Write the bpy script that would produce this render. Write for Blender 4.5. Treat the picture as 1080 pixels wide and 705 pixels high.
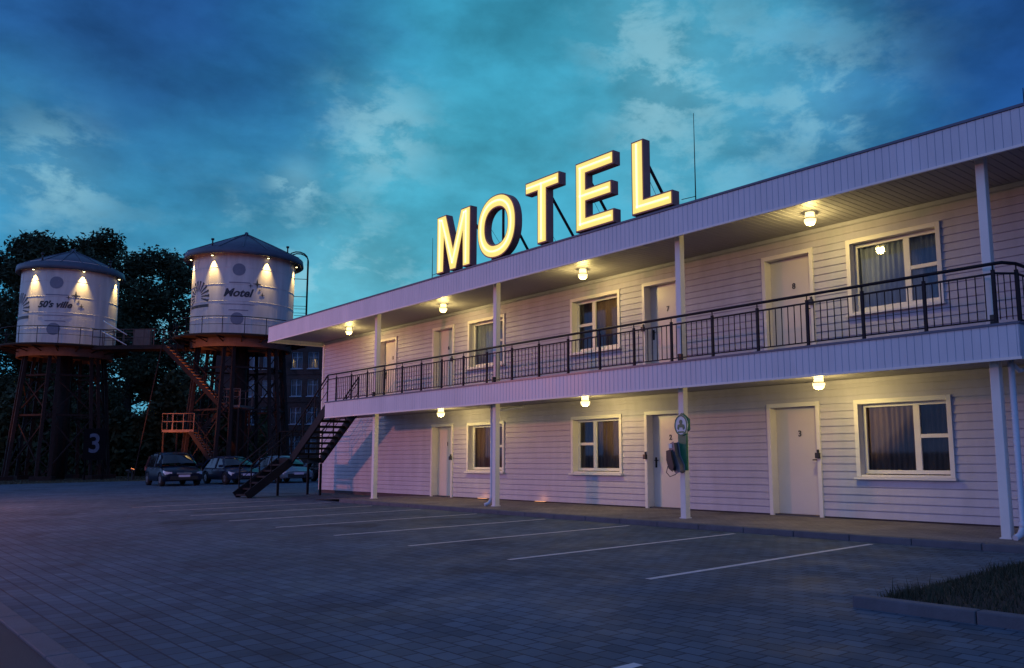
import bpy, math, random
from mathutils import Vector, Matrix
R_ = math.radians
PI = math.pi
random.seed(7)
for o in list(bpy.data.objects):
    bpy.data.objects.remove(o)
scn = bpy.context.scene
col = scn.collection

def lin(r, g, b):
    f = lambda c: (c/255/12.92) if c <= 10.31 else ((c/255+0.055)/1.055)**2.4
    return (f(r), f(g), f(b))

# ------------------------------------------------------------------ camera
cam = bpy.data.objects.new('camera', bpy.data.cameras.new('camera'))
col.objects.link(cam)
F = Vector((-0.72444214, 0.67679248, 0.13090274))
RR = Vector((0.68160245, 0.73164557, -0.01062376))
UU = Vector((0.10296449, -0.08152733, 0.99133829))
m = Matrix((RR, UU, -F)).transposed().to_4x4()
m.translation = Vector((0, 0, 1.35))
cam.matrix_world = m
cam.data.sensor_fit = 'HORIZONTAL'
cam.data.sensor_width = 36
cam.data.lens = 887.092/1080*36
cam.data.shift_x = (540-632.254)/1080
cam.data.shift_y = (361.914-352.5)/1080
cam.data.clip_end = 2000
cam.data.clip_start = 0.05
scn.camera = cam

# ------------------------------------------------------------------ view
scn.view_settings.view_transform = 'Standard'
scn.view_settings.look = 'None'
scn.view_settings.gamma = 1
scn.view_settings.exposure = 0
scn.view_settings.use_curve_mapping = False

# ------------------------------------------------------------------ world: dusk sky
SUN_AZ = R_(215)      # compass-like angle, behind and left of the camera
SUN_EL = R_(8)
w = bpy.data.worlds.new('World')
scn.world = w
w.use_nodes = True
nt = w.node_tree
N, L = nt.nodes, nt.links
N.clear()

def math_node(op, a, b=None, c=None):
    n = N.new('ShaderNodeMath'); n.operation = op
    for i, v in enumerate((a, b, c)):
        if v is None: continue
        if isinstance(v, (int, float)): n.inputs[i].default_value = v
        else: L.new(v, n.inputs[i])
    return n.outputs[0]
def vec_node(op, a, b=None, scale=None):
    n = N.new('ShaderNodeVectorMath'); n.operation = op
    for i, v in enumerate((a, b)):
        if v is None: continue
        if isinstance(v, (tuple, list)): n.inputs[i].default_value = v
        else: L.new(v, n.inputs[i])
    if scale is not None:
        if isinstance(scale, (int, float)): n.inputs['Scale'].default_value = scale
        else: L.new(scale, n.inputs['Scale'])
    return n.outputs['Value'] if op == 'DOT_PRODUCT' else n.outputs[0]

tc = N.new('ShaderNodeTexCoord').outputs['Generated']
def noise(vec, scale, detail=6, rough=.55, dist=0.0):
    n = N.new('ShaderNodeTexNoise')
    n.inputs['Scale'].default_value = scale; n.inputs['Detail'].default_value = detail
    n.inputs['Roughness'].default_value = rough; n.inputs['Distortion'].default_value = dist
    L.new(vec, n.inputs['Vector'])
    return n
mp = N.new('ShaderNodeMapping'); mp.inputs['Scale'].default_value = (1, 1, 2.0)
mp.inputs['Location'].default_value = (3.1, 1.7, .4)
L.new(tc, mp.inputs['Vector'])
warp = noise(mp.outputs[0], 3.2, 5, .6)
wv = vec_node('SUBTRACT', warp.outputs['Color'], (.5, .5, .5))
wv = vec_node('SCALE', wv, scale=.20)
dv = vec_node('NORMALIZE', vec_node('ADD', tc, wv))
# colour of the dusk cloud deck by direction: (direction, tightness, weight, sRGB)
CTRL = [
 ((-0.906, 0.11, 0.408), 192, 1, (34, 84, 146)),
 ((-0.899, 0.214, 0.382), 288, 2.2, (24, 60, 118)),
 ((-0.95, 0.16, 0.34), 288, .7, (48, 110, 160)),
 ((-0.834, 0.362, 0.416), 256, 1.6, (32, 88, 146)),
 ((-0.88, 0.33, 0.34), 288, 1.5, (30, 90, 146)),
 ((-0.731, 0.498, 0.467), 160, 1, (50, 140, 175)),
 ((-0.661, 0.605, 0.443), 160, 1, (64, 152, 182)),
 ((-0.517, 0.727, 0.452), 160, 1, (66, 146, 178)),
 ((-0.354, 0.833, 0.426), 192, 1.6, (26, 62, 118)),
 ((-0.316, 0.872, 0.373), 192, 1.6, (26, 74, 138)),
 ((-0.939, 0.187, 0.288), 192, 1, (56, 132, 172)),
 ((-0.959, 0.153, 0.237), 192, 1, (58, 142, 184)),
 ((-0.905, 0.314, 0.287), 192, 1, (56, 142, 178)),
 ((-0.825, 0.437, 0.34), 192, 1.1, (72, 166, 194)),
 ((-0.74, 0.544, 0.395), 160, 1, (62, 154, 180)),
 ((-0.823, 0.499, 0.272), 160, 1, (72, 166, 194)),
 ((-0.89, 0.418, 0.183), 160, 1.2, (88, 178, 200)),
 ((-0.58, 0.735, 0.353), 160, 1, (74, 158, 184)),
 ((-0.457, 0.814, 0.359), 160, 1.1, (50, 124, 172)),
 ((0.35, 0.9, 0.25), 6, .02, (46, 92, 150)),
 ((0, 0.1, 1), 3, .01, (56, 82, 132)),
 ((-.5, -.8, .1), 2.5, .008, (118, 157, 230)),
 ((.6, -.8, .15), 2.5, .008, (106, 148, 224)),
 ((.9, 0, .2), 3, .008, (82, 112, 182)),
]
acc = None; wsum = None
for d, k, wt, c in CTRL:
    dd = Vector(d).normalized()
    dot = vec_node('DOT_PRODUCT', dv, tuple(dd))
    e = math_node('EXPONENT', math_node('MULTIPLY', math_node('SUBTRACT', dot, 1.0), float(k)))
    e = math_node('MULTIPLY', e, float(wt))
    cc = vec_node('SCALE', lin(*c), scale=e)
    acc = cc if acc is None else vec_node('ADD', acc, cc)
    wsum = e if wsum is None else math_node('ADD', wsum, e)
base = vec_node('SCALE', acc, scale=math_node('DIVIDE', 1.0, wsum))
# cloud structure
mp2 = N.new('ShaderNodeMapping'); mp2.inputs['Scale'].default_value = (1, 1, 1.9)
mp2.inputs['Location'].default_value = (.7, 5.3, 1.2)
L.new(tc, mp2.inputs['Vector'])
n1 = noise(mp2.outputs[0], 5.0, 9, .56, .1).outputs['Fac']
n2 = noise(mp2.outputs[0], 11.0, 8, .6, .2).outputs['Fac']
def mrange(v, a, b, c, d, smooth=True):
    n = N.new('ShaderNodeMapRange'); n.interpolation_type = 'SMOOTHSTEP' if smooth else 'LINEAR'
    for i, x in zip((1, 2, 3, 4), (a, b, c, d)): n.inputs[i].default_value = x
    L.new(v, n.inputs[0]); return n.outputs[0]
shade = math_node('ADD', mrange(n1, .30, .66, .80, 1.30), mrange(n2, .32, .68, -.08, .11))
base = vec_node('SCALE', base, scale=shade)
# pale breaks in the deck
WISP = [((-0.825, 0.437, 0.359), 900, 1.3), ((-0.879, 0.368, 0.304), 5000, 2.5), ((-0.949, 0.157, 0.274), 1100, 1.1),
        ((-0.617, 0.629, 0.474), 900, .8), ((-0.608, 0.672, 0.423), 1200, .8), ((-0.631, 0.679, 0.376), 1500, .7), ((-.585, .70, .43), 700, .4),
        ((-0.886, 0.421, 0.2), 420, .9), ((-0.52, 0.765, 0.39), 160, .3), ((-0.477, 0.792, 0.382), 800, .45),
        ((-0.911, 0.312, 0.269), 16000, .8), ((-.93, .25, .14), 300, .35), ((-0.6, .7, .32), 200, .25), ((-0.86, .4, .13), 160, .5)]
wacc = None
for d, k, wt in WISP:
    dd = Vector(d).normalized()
    dot = vec_node('DOT_PRODUCT', vec_node('NORMALIZE', vec_node('ADD', tc, vec_node('SCALE', wv, scale=.12))), tuple(dd))
    e = math_node('MULTIPLY', math_node('EXPONENT', math_node('MULTIPLY', math_node('SUBTRACT', dot, 1.0), float(k))), float(wt))
    wacc = e if wacc is None else math_node('ADD', wacc, e)
n3 = noise(mp2.outputs[0], 13.0, 10, .62, .15).outputs['Fac']
wis = math_node('MULTIPLY', wacc, mrange(n3, .45, .62, .15, 1.35))
wis = math_node('MULTIPLY', math_node('SUBTRACT', 1.0, math_node('EXPONENT', math_node('MULTIPLY', wis, -1.1))), .72)
mx = N.new('ShaderNodeMix'); mx.data_type = 'RGBA'
L.new(wis, mx.inputs['Factor'])
L.new(base, mx.inputs['A']); mx.inputs['B'].default_value = (*lin(150, 205, 222), 1)
sky = N.new('ShaderNodeTexSky'); sky.sky_type = 'NISHITA'; sky.sun_disc = False
sky.sun_elevation = SUN_EL; sky.sun_rotation = SUN_AZ; sky.altitude = 100
skyc = vec_node('SCALE', sky.outputs[0], scale=.004)
tot = vec_node('ADD', vec_node('SCALE', mx.outputs['Result'], scale=10.0), skyc)
bg = N.new('ShaderNodeBackground'); bg.inputs['Strength'].default_value = 0.1
L.new(tot, bg.inputs['Color'])
L.new(bg.outputs[0], N.new('ShaderNodeOutputWorld').inputs['Surface'])

# last low light of the day, from behind and left
sl = bpy.data.lights.new('sun', 'SUN'); sl.energy = 0.05; sl.angle = R_(20); sl.color = (1, .72, .66)
so = bpy.data.objects.new('sun', sl); col.objects.link(so)
sd = Vector((math.sin(SUN_AZ)*math.cos(SUN_EL), math.cos(SUN_AZ)*math.cos(SUN_EL), math.sin(SUN_EL)))
so.rotation_euler = (-sd).to_track_quat('-Z', 'Y').to_euler()

# ------------------------------------------------------------------ helpers
class MB:
    def __init__(s): s.v = []; s.f = []; s.sm = []
    def quad(s, *p):
        i = len(s.v); s.v += [tuple(q) for q in p]; s.f.append(tuple(range(i, i+len(p)))); s.sm.append(False)
    def box(s, x0, y0, z0, x1, y1, z1):
        i = len(s.v)
        s.v += [(x0,y0,z0),(x1,y0,z0),(x1,y1,z0),(x0,y1,z0),(x0,y0,z1),(x1,y0,z1),(x1,y1,z1),(x0,y1,z1)]
        for q in ((0,3,2,1),(4,5,6,7),(0,1,5,4),(1,2,6,5),(2,3,7,6),(3,0,4,7)):
            s.f.append(tuple(i+k for k in q)); s.sm.append(False)
    def obox(s, c, ax, ay, az, hx, hy, hz):
        c = Vector(c); i = len(s.v)
        ax, ay, az = Vector(ax)*hx, Vector(ay)*hy, Vector(az)*hz
        for z in (-1, 1):
            for a, b in ((-1,-1),(1,-1),(1,1),(-1,1)):
                s.v.append(tuple(c+ax*a+ay*b+az*z))
        for q in ((0,3,2,1),(4,5,6,7),(0,1,5,4),(1,2,6,5),(2,3,7,6),(3,0,4,7)):
            s.f.append(tuple(i+k for k in q)); s.sm.append(False)
    def beam(s, a, b, w=.05, h=None, up=(0,0,1)):
        a, b = Vector(a), Vector(b); d = (b-a); ln = d.length
        if ln < 1e-6: return
        d /= ln; u = Vector(up)
        if abs(d.dot(u)) > .98: u = Vector((1, 0, 0))
        x = d.cross(u).normalized(); y = x.cross(d)
        s.obox((a+b)/2, x, y, d, w/2, (h or w)/2, ln/2)
    def tube(s, pts, r, n=8, caps=True, radii=None):
        pts = [Vector(p) for p in pts]; base = len(s.v); prev = None
        for k, p in enumerate(pts):
            d = (pts[min(k+1, len(pts)-1)]-pts[max(k-1, 0)]).normalized()
            if prev is None:
                u = Vector((0,0,1)) if abs(d.z) < .95 else Vector((1,0,0))
                x = d.cross(u).normalized()
            else:
                x = (prev - d*prev.dot(d)).normalized()
            prev = x; y = d.cross(x); rr = radii[k] if radii else r
            for j in range(n):
                a = 2*PI*j/n; s.v.append(tuple(p+x*math.cos(a)*rr+y*math.sin(a)*rr))
        for k in range(len(pts)-1):
            for j in range(n):
                a = base+k*n+j; b = base+k*n+(j+1) % n
                s.f.append((a, b, b+n, a+n)); s.sm.append(True)
        if caps:
            s.f.append(tuple(base+j for j in reversed(range(n)))); s.sm.append(False)
            e = base+(len(pts)-1)*n; s.f.append(tuple(e+j for j in range(n))); s.sm.append(False)
    def lathe(s, c, prof, n=32, a0=0, a1=2*PI, axis=None):
        c = Vector(c); base = len(s.v); full = abs(a1-a0-2*PI) < 1e-6; m_ = n if full else n+1
        for r, z in prof:
            for j in range(m_):
                a = a0+(a1-a0)*j/n
                p = Vector((r*math.cos(a), r*math.sin(a), z))
                if axis: p = axis @ p
                s.v.append(tuple(c+p))
        for k in range(len(prof)-1):
            for j in range(n):
                a = base+k*m_+j; b = base+k*m_+(j+1) % m_
                s.f.append((a, b, b+m_, a+m_)); s.sm.append(True)
    def prism(s, poly, y0, y1, hole=None):
        """outline in x,z extruded along y; hole = inner outline with the same number of points"""
        n = len(poly); i = len(s.v)
        for y in (y0, y1): s.v += [(x, y, z) for x, z in poly]
        for j in range(n):
            a, b = i+j, i+(j+1) % n
            s.f.append((a, b, b+n, a+n)); s.sm.append(False)
        if hole is None:
            s.f.append(tuple(i+j for j in range(n))); s.f.append(tuple(i+n+j for j in reversed(range(n)))); s.sm += [False, False]
        else:
            h = len(s.v)
            for y in (y0, y1): s.v += [(x, y, z) for x, z in hole]
            for j in range(n):
                k = (j+1) % n
                s.f += [(h+j, h+n+j, h+n+k, h+k), (i+j, i+k, h+k, h+j), (i+n+j, h+n+j, h+n+k, i+n+k)]
                s.sm += [False]*3
    def build(s, name, mat, parent=None, loc=None, bevel=0):
        me = bpy.data.meshes.new(name); me.from_pydata(s.v, [], s.f); me.validate(clean_customdata=False)
        if len(me.polygons) == len(s.sm): me.polygons.foreach_set('use_smooth', s.sm)
        me.materials.append(mat); me.update()
        o = bpy.data.objects.new(name, me); col.objects.link(o)
        if parent is not None: o.parent = parent
        if loc is not None: o.location = loc
        if bevel:
            b = o.modifiers.new('bevel', 'BEVEL'); b.width = bevel; b.segments = 2; b.limit_method = 'ANGLE'; b.angle_limit = R_(40)
        return o

def tag(o, label=None, cat=None, group=None, kind=None):
    if label: o['label'] = label
    if cat: o['category'] = cat
    if group: o['group'] = group
    if kind: o['kind'] = kind
    return o
def empty(name, loc=(0,0,0), rz=0, label=None, cat=None, group=None):
    o = bpy.data.objects.new(name, None); col.objects.link(o); o.location = loc; o.rotation_euler = (0, 0, rz)
    o.empty_display_size = .2
    return tag(o, label, cat, group)
def copy_tree(o, parent=None):
    c = o.copy(); col.objects.link(c)
    if parent is not None: c.parent = parent
    for ch in list(o.children): copy_tree(ch, c)
    return c
def lamp(name, kind, loc, energy, color, parent=None, size=.05, aim=None, spot=None, blend=.5):
    ld = bpy.data.lights.new(name, kind); ld.energy = energy; ld.color = color
    if kind in ('POINT', 'SPOT'): ld.shadow_soft_size = size
    if kind == 'SPOT': ld.spot_size = spot; ld.spot_blend = blend
    o = bpy.data.objects.new(name, ld); col.objects.link(o); o.location = loc
    if aim is not None: o.rotation_euler = (Vector(aim)-Vector(loc)).to_track_quat('-Z', 'Y').to_euler()
    if parent is not None: o.parent = parent
    return o

# ------------------------------------------------------------------ materials
def mat(name, color, rough=.6, metal=0, spec=.5, emit=None, estr=0, var=.12, vscale=3.0, bump=0, bscale=40, stretch=(1,1,1), trans=0, dirt=None):
    m = bpy.data.materials.new(name); m.use_nodes = True
    t = m.node_tree; p = t.nodes['Principled BSDF']
    p.inputs['Roughness'].default_value = rough; p.inputs['Metallic'].default_value = metal
    p.inputs['Specular IOR Level'].default_value = spec
    p.inputs['Base Color'].default_value = (*color, 1)
    tcn = t.nodes.new('ShaderNodeTexCoord'); mpn = t.nodes.new('ShaderNodeMapping')
    mpn.inputs['Scale'].default_value = stretch
    t.links.new(tcn.outputs['Object'], mpn.inputs['Vector'])
    if var:
        n = t.nodes.new('ShaderNodeTexNoise'); n.inputs['Scale'].default_value = vscale; n.inputs['Detail'].default_value = 7
        n.inputs['Roughness'].default_value = .6
        t.links.new(mpn.outputs[0], n.inputs['Vector'])
        r = t.nodes.new('ShaderNodeValToRGB')
        r.color_ramp.elements[0].position = .3; r.color_ramp.elements[1].position = .7
        r.color_ramp.elements[0].color = (*[c*(1-var) for c in color], 1)
        r.color_ramp.elements[1].color = (*[min(1, c*(1+var)) for c in color], 1)
        t.links.new(n.outputs['Fac'], r.inputs[0]); t.links.new(r.outputs[0], p.inputs['Base Color'])
        mr = t.nodes.new('ShaderNodeMapRange'); mr.inputs[3].default_value = max(0, rough-.08); mr.inputs[4].default_value = min(1, rough+.08)
        t.links.new(n.outputs['Fac'], mr.inputs[0]); t.links.new(mr.outputs[0], p.inputs['Roughness'])
    if bump:
        n = t.nodes.new('ShaderNodeTexNoise'); n.inputs['Scale'].default_value = bscale; n.inputs['Detail'].default_value = 5
        t.links.new(mpn.outputs[0], n.inputs['Vector'])
        b = t.nodes.new('ShaderNodeBump'); b.inputs['Strength'].default_value = bump; b.inputs['Distance'].default_value = .02
        t.links.new(n.outputs['Fac'], b.inputs['Height']); t.links.new(b.outputs[0], p.inputs['Normal'])
    if emit:
        p.inputs['Emission Color'].default_value = (*emit, 1); p.inputs['Emission Strength'].default_value = estr
    if trans: p.inputs['Transmission Weight'].default_value = trans
    return m

M = {}
M['siding'] = mat('siding_paint', (.45, .43, .53), .5, var=.12, vscale=1.6, stretch=(1.6, 1, .45), bump=.12, bscale=9)
M['fascia'] = mat('fascia_panel', (.54, .56, .64), .4, var=.09, vscale=1.5, stretch=(1.5, 1, .3))
M['trim'] = mat('white_trim', (.74, .70, .68), .42, var=.04)
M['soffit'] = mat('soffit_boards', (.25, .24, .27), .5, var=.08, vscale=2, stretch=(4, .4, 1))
M['door'] = mat('door_paint', (.66, .60, .58), .38, var=.04, vscale=1.5)
M['dark'] = mat('dark_steel', (.008, .008, .014), .6, spec=.25, var=.2)
M['darkstair'] = mat('stair_steel', (.010, .009, .013), .65, spec=.2, var=.25)
M['black'] = mat('black_plastic', (.012, .012, .015), .35, var=.1)
M['plinth'] = mat('plinth_concrete', (.08, .06, .07), .9, var=.25, bump=.3)
M['flash'] = mat('roof_flashing', (.08, .09, .14), .4, metal=.4, var=.1)
M['roofing'] = mat('roof_felt', (.06, .06, .07), .9, bump=.2)
M['interior'] = mat('dim_interior', (.05, .035, .04), .9, var=.2)
M['lettercase'] = mat('letter_case', (.34, .12, .10), .45, var=.2)
M['letterface'] = mat('letter_face', (.5, .33, .08), .5, var=0, emit=(1.0, .80, .20), estr=.92)
M['neon'] = mat('letter_neon', (1, .95, .7), .5, var=0, emit=(1.0, .95, .48), estr=1.05)
M['globe'] = mat('lamp_glass', (1, .9, .6), .3, var=0, emit=(1, .80, .34), estr=2.2)
M['curtainwarm'] = mat('curtain_cloth_warm', (.36, .22, .16), .9, var=.2, vscale=6, stretch=(6, 1, .4))
M['curtain'] = mat('curtain_cloth', (.50, .53, .58), .9, var=.2, vscale=6, stretch=(6, 1, .4))
M['concrete'] = mat('kerb_concrete', (.085, .095, .12), .8, var=.2, vscale=4, bump=.3, bscale=60)
M['tank'] = mat('tank_paint', (.60, .53, .50), .5, var=.16, vscale=1.3, stretch=(2.2, 2.2, .25), bump=.05, bscale=3)
M['tankroof'] = mat('tank_roof_metal', (.07, .09, .13), .5, metal=.3, var=.15, vscale=2)
M['towersteel'] = mat('tower_rust_steel', (.022, .015, .014), .75, spec=.2, var=.35, vscale=5)
M['towerring'] = mat('tower_ring_steel', (.15, .10, .085), .6, spec=.25, var=.2, vscale=3)
M['stairorange'] = mat('stair_galvanised', (.10, .07, .06), .6, spec=.25, var=.2, vscale=4)
M['emblem'] = mat('emblem_grey', (.19, .19, .24), .6, var=.1)
M['inkblack'] = mat('tank_lettering', (.02, .022, .035), .5, var=.1)
M['bark'] = mat('bark', (.03, .024, .02), .9, var=.3, bump=.4)
M['brick'] = None
M['winwhite'] = mat('window_white', (.30, .34, .42), .5, var=.05)
M['lamphead'] = mat('lamp_housing', (.05, .05, .055), .4, metal=.6, var=.1)
M['bulb'] = mat('spot_bulb', (1, .9, .6), .3, var=0, emit=(1, .78, .36), estr=9)
M['sodium'] = mat('sodium_lens', (1, .6, .5), .3, var=0, emit=(1, .42, .34), estr=12)
M['orangelens'] = mat('orange_lens', (1, .5, .2), .3, var=0, emit=(1, .28, .08), estr=8)
M['stripglow'] = mat('strip_lens', (1, .6, .25), .3, var=0, emit=(1, .45, .16), estr=1.2)
M['rubber'] = mat('tyre_rubber', (.012, .012, .014), .8, var=.2)
M['rim'] = mat('alloy_rim', (.35, .35, .38), .3, metal=.8, var=.1)
M['lamplens'] = mat('headlamp_glass', (.5, .6, .68), .12, var=0, spec=.8)
M['plate'] = mat('number_plate', (.45, .5, .62), .5, var=.05)
M['tread'] = mat('tread_metal', (.36, .24, .19), .6, var=.2, vscale=4)
M['fig'] = mat('faded_figure', (.06, .08, .13), .8, var=.3, vscale=5)
M['board'] = mat('dark_board', (.004, .004, .006), .95, spec=.1, var=.2)
M['green'] = mat('green_enamel', (.02, .15, .07), .35, var=.15, vscale=8)
M['signwhite'] = mat('sign_white', (.62, .68, .68), .4, var=.08)
M['phonegrey'] = mat('phone_grey_metal', (.16, .15, .18), .35, metal=.5, var=.1)

def glass_mat(name, tint, rough=.03):
    m = bpy.data.materials.new(name); m.use_nodes = True; t = m.node_tree
    t.nodes.clear()
    o = t.nodes.new('ShaderNodeOutputMaterial'); mix = t.nodes.new('ShaderNodeMixShader')
    tr = t.nodes.new('ShaderNodeBsdfTransparent'); tr.inputs[0].default_value = (*tint, 1)
    gl = t.nodes.new('ShaderNodeBsdfGlossy'); gl.inputs['Roughness'].default_value = rough; gl.inputs['Color'].default_value = (.9, .95, 1, 1)
    fr = t.nodes.new('ShaderNodeFresnel'); fr.inputs[0].default_value = 1.5
    n = t.nodes.new('ShaderNodeTexNoise'); n.inputs['Scale'].default_value = 2.2
    tcn = t.nodes.new('ShaderNodeTexCoord'); t.links.new(tcn.outputs['Object'], n.inputs['Vector'])
    b = t.nodes.new('ShaderNodeBump'); b.inputs['Strength'].default_value = .012; t.links.new(n.outputs[0], b.inputs['Height'])
    t.links.new(b.outputs[0], gl.inputs['Normal'])
    t.links.new(fr.outputs[0], mix.inputs[0]); t.links.new(tr.outputs[0], mix.inputs[1]); t.links.new(gl.outputs[0], mix.inputs[2])
    t.links.new(mix.outputs[0], o.inputs[0]); return m
M['glass'] = glass_mat('window_glass', (.62, .64, .68))
M['carglass'] = mat('car_glass', (.004, .005, .008), .08, var=0, spec=.45)
def carpaint(name, c): 
    m = mat(name, c, .3, var=.03, spec=.12)
    m.node_tree.nodes['Principled BSDF'].inputs['Coat Weight'].default_value = .15
    m.node_tree.nodes['Principled BSDF'].inputs['Coat Roughness'].default_value = .06
    return m

def brick_mat(name, c1, c2, mortar, bw, bh, msize=.01, rough=.8, bump=.4, offset=.5, big=.3, spec=.4, rvar=True):
    m = bpy.data.materials.new(name); m.use_nodes = True; t = m.node_tree; p = t.nodes['Principled BSDF']
    p.inputs['Specular IOR Level'].default_value = spec
    tcn = t.nodes.new('ShaderNodeTexCoord'); mpn = t.nodes.new('ShaderNodeMapping')
    t.links.new(tcn.outputs['Object'], mpn.inputs[0])
    b = t.nodes.new('ShaderNodeTexBrick'); b.offset = offset
    b.inputs['Scale'].default_value = 1; b.inputs['Brick Width'].default_value = bw; b.inputs['Row Height'].default_value = bh
    b.inputs['Mortar Size'].default_value = msize; b.inputs['Mortar Smooth'].default_value = .3; b.inputs['Bias'].default_value = 0
    b.inputs['Color1'].default_value = (*c1, 1); b.inputs['Color2'].default_value = (*c2, 1); b.inputs['Mortar'].default_value = (*mortar, 1)
    t.links.new(mpn.outputs[0], b.inputs['Vector'])
    n = t.nodes.new('ShaderNodeTexNoise'); n.inputs['Scale'].default_value = big; n.inputs['Detail'].default_value = 9; n.inputs['Roughness'].default_value = .65
    t.links.new(tcn.outputs['Object'], n.inputs['Vector'])
    mr = t.nodes.new('ShaderNodeMapRange'); mr.inputs[1].default_value = .3; mr.inputs[2].default_value = .7
    mr.inputs[3].default_value = .68; mr.inputs[4].default_value = 1.32
    t.links.new(n.outputs['Fac'], mr.inputs[0])
    v = t.nodes.new('ShaderNodeVectorMath'); v.operation = 'SCALE'
    t.links.new(b.outputs['Color'], v.inputs[0]); t.links.new(mr.outputs[0], v.inputs['Scale'])
    st = t.nodes.new('ShaderNodeTexNoise'); st.inputs['Scale'].default_value = .55; st.inputs['Detail'].default_value = 5; st.inputs['Distortion'].default_value = .6
    t.links.new(tcn.outputs['Object'], st.inputs['Vector'])
    sm = t.nodes.new('ShaderNodeMapRange'); sm.inputs[1].default_value = .60; sm.inputs[2].default_value = .68; sm.inputs[3].default_value = 1.0; sm.inputs[4].default_value = .62
    t.links.new(st.outputs['Fac'], sm.inputs[0])
    v2 = t.nodes.new('ShaderNodeVectorMath'); v2.operation = 'SCALE'
    t.links.new(v.outputs[0], v2.inputs[0]); t.links.new(sm.outputs[0], v2.inputs['Scale'])
    t.links.new(v2.outputs[0], p.inputs['Base Color'])
    n2 = t.nodes.new('ShaderNodeTexNoise'); n2.inputs['Scale'].default_value = 1.1; n2.inputs['Detail'].default_value = 6
    t.links.new(tcn.outputs['Object'], n2.inputs['Vector'])
    mr2 = t.nodes.new('ShaderNodeMapRange'); mr2.inputs[1].default_value = .35; mr2.inputs[2].default_value = .65
    mr2.inputs[3].default_value = rough-.14; mr2.inputs[4].default_value = rough+.1
    t.links.new(n2.outputs['Fac'], mr2.inputs[0]); t.links.new(mr2.outputs[0], p.inputs['Roughness'])
    mm = t.nodes.new('ShaderNodeMath'); mm.operation = 'MULTIPLY_ADD'; mm.inputs[1].default_value = -1.0
    n3 = t.nodes.new('ShaderNodeTexNoise'); n3.inputs['Scale'].default_value = 60; n3.inputs['Detail'].default_value = 3
    t.links.new(tcn.outputs['Object'], n3.inputs['Vector'])
    mm3 = t.nodes.new('ShaderNodeMath'); mm3.operation = 'MULTIPLY'; mm3.inputs[1].default_value = .25
    t.links.new(n3.outputs[0], mm3.inputs[0])
    t.links.new(b.outputs['Fac'], mm.inputs[0]); t.links.new(mm3.outputs[0], mm.inputs[2])
    bp = t.nodes.new('ShaderNodeBump'); bp.inputs['Strength'].default_value = bump; bp.inputs['Distance'].default_value = .012
    t.links.new(mm.outputs[0], bp.inputs['Height']); t.links.new(bp.outputs[0], p.inputs['Normal'])
    return m
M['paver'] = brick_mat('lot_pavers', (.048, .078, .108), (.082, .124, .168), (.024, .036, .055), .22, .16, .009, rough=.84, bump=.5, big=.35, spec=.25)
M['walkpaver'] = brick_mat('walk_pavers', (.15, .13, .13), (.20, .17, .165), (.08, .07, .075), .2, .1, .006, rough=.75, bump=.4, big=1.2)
M['brick'] = brick_mat('red_brick_wall', (.06, .026, .024), (.085, .035, .03), (.055, .05, .05), .25, .08, .012, rough=.9, bump=.4)
M['grass'] = mat('lawn', (.045, .05, .026), .95, var=.35, vscale=1.3, bump=.6, bscale=30)
M['blade'] = mat('grass_blades', (.03, .036, .02), .9, var=.3, vscale=4)
M['asphalt'] = mat('asphalt', (.045, .045, .05), .9, var=.2, vscale=2, bump=.4, bscale=90)
M['soil'] = mat('bed_soil', (.03, .024, .02), .95, var=.3, bump=.6)
M['linepaint'] = mat('line_paint', (.52, .52, .54), .7, var=.22, vscale=9)
def leaf_mat(name, a, b):
    m = mat(name, a, .75, var=0, spec=.2); t = m.node_tree; p = t.nodes['Principled BSDF']
    n = t.nodes.new('ShaderNodeTexNoise'); n.inputs['Scale'].default_value = .5; n.inputs['Detail'].default_value = 3
    tcn = t.nodes.new('ShaderNodeTexCoord'); t.links.new(tcn.outputs['Object'], n.inputs['Vector'])
    r = t.nodes.new('ShaderNodeValToRGB'); r.color_ramp.elements[0].color = (*a, 1); r.color_ramp.elements[1].color = (*b, 1)
    r.color_ramp.elements[0].position = .35; r.color_ramp.elements[1].position = .65
    t.links.new(n.outputs['Fac'], r.inputs[0]); t.links.new(r.outputs[0], p.inputs['Base Color']); return m
M['leaf'] = leaf_mat('leaf_dark', (.022, .034, .018), (.045, .06, .028))
M['leaf2'] = leaf_mat('leaf_mid', (.03, .042, .022), (.055, .07, .035))

# ------------------------------------------------------------------ ground
b = MB(); b.quad((-600,-600,-.012),(600,-600,-.012),(600,600,-.012),(-600,600,-.012))
tag(b.build('ground', M['grass']), kind='structure')
b = MB(); b.quad((-58,1.45,0),(14,1.45,0),(14,13.6,0),(-24,13.6,0),(-24,40,0),(-50,40,0),(-58,24,0))
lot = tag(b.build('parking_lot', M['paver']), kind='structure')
b = MB(); b.quad((-90,-6.5,-.03+.02),(60,-6.5,-.01),(60,1.2,-.006),(-90,1.2,-.006))
b = MB(); b.quad((-90,-7,-.006),(60,-7,-.006),(60,1.3,-.006),(-90,1.3,-.006))
tag(b.build('road', M['asphalt']), kind='structure')
b = MB(); 
x = -60
while x < 14:
    b.box(x+.004, 1.3, -.05, x+.996, 1.46, .012); x += 1.0
tag(b.build('kerb_strip', M['concrete'], bevel=.008), kind='structure')
for i in range(9):
    X = -6.5-2.5*i
    b = MB(); b.quad((X-.045,6.75,.004),(X+.045,6.75,.004),(X+.045,11.46,.004),(X-.045,11.46,.004))
    b.build('parking_line', M['linepaint'], lot)
b = MB(); b.quad((-4.02,3.4,.004),(-3.93,3.4,.004),(-3.93,4.03,.004),(-4.02,4.03,.004)); b.build('parking_line', M['linepaint'], lot)
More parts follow.
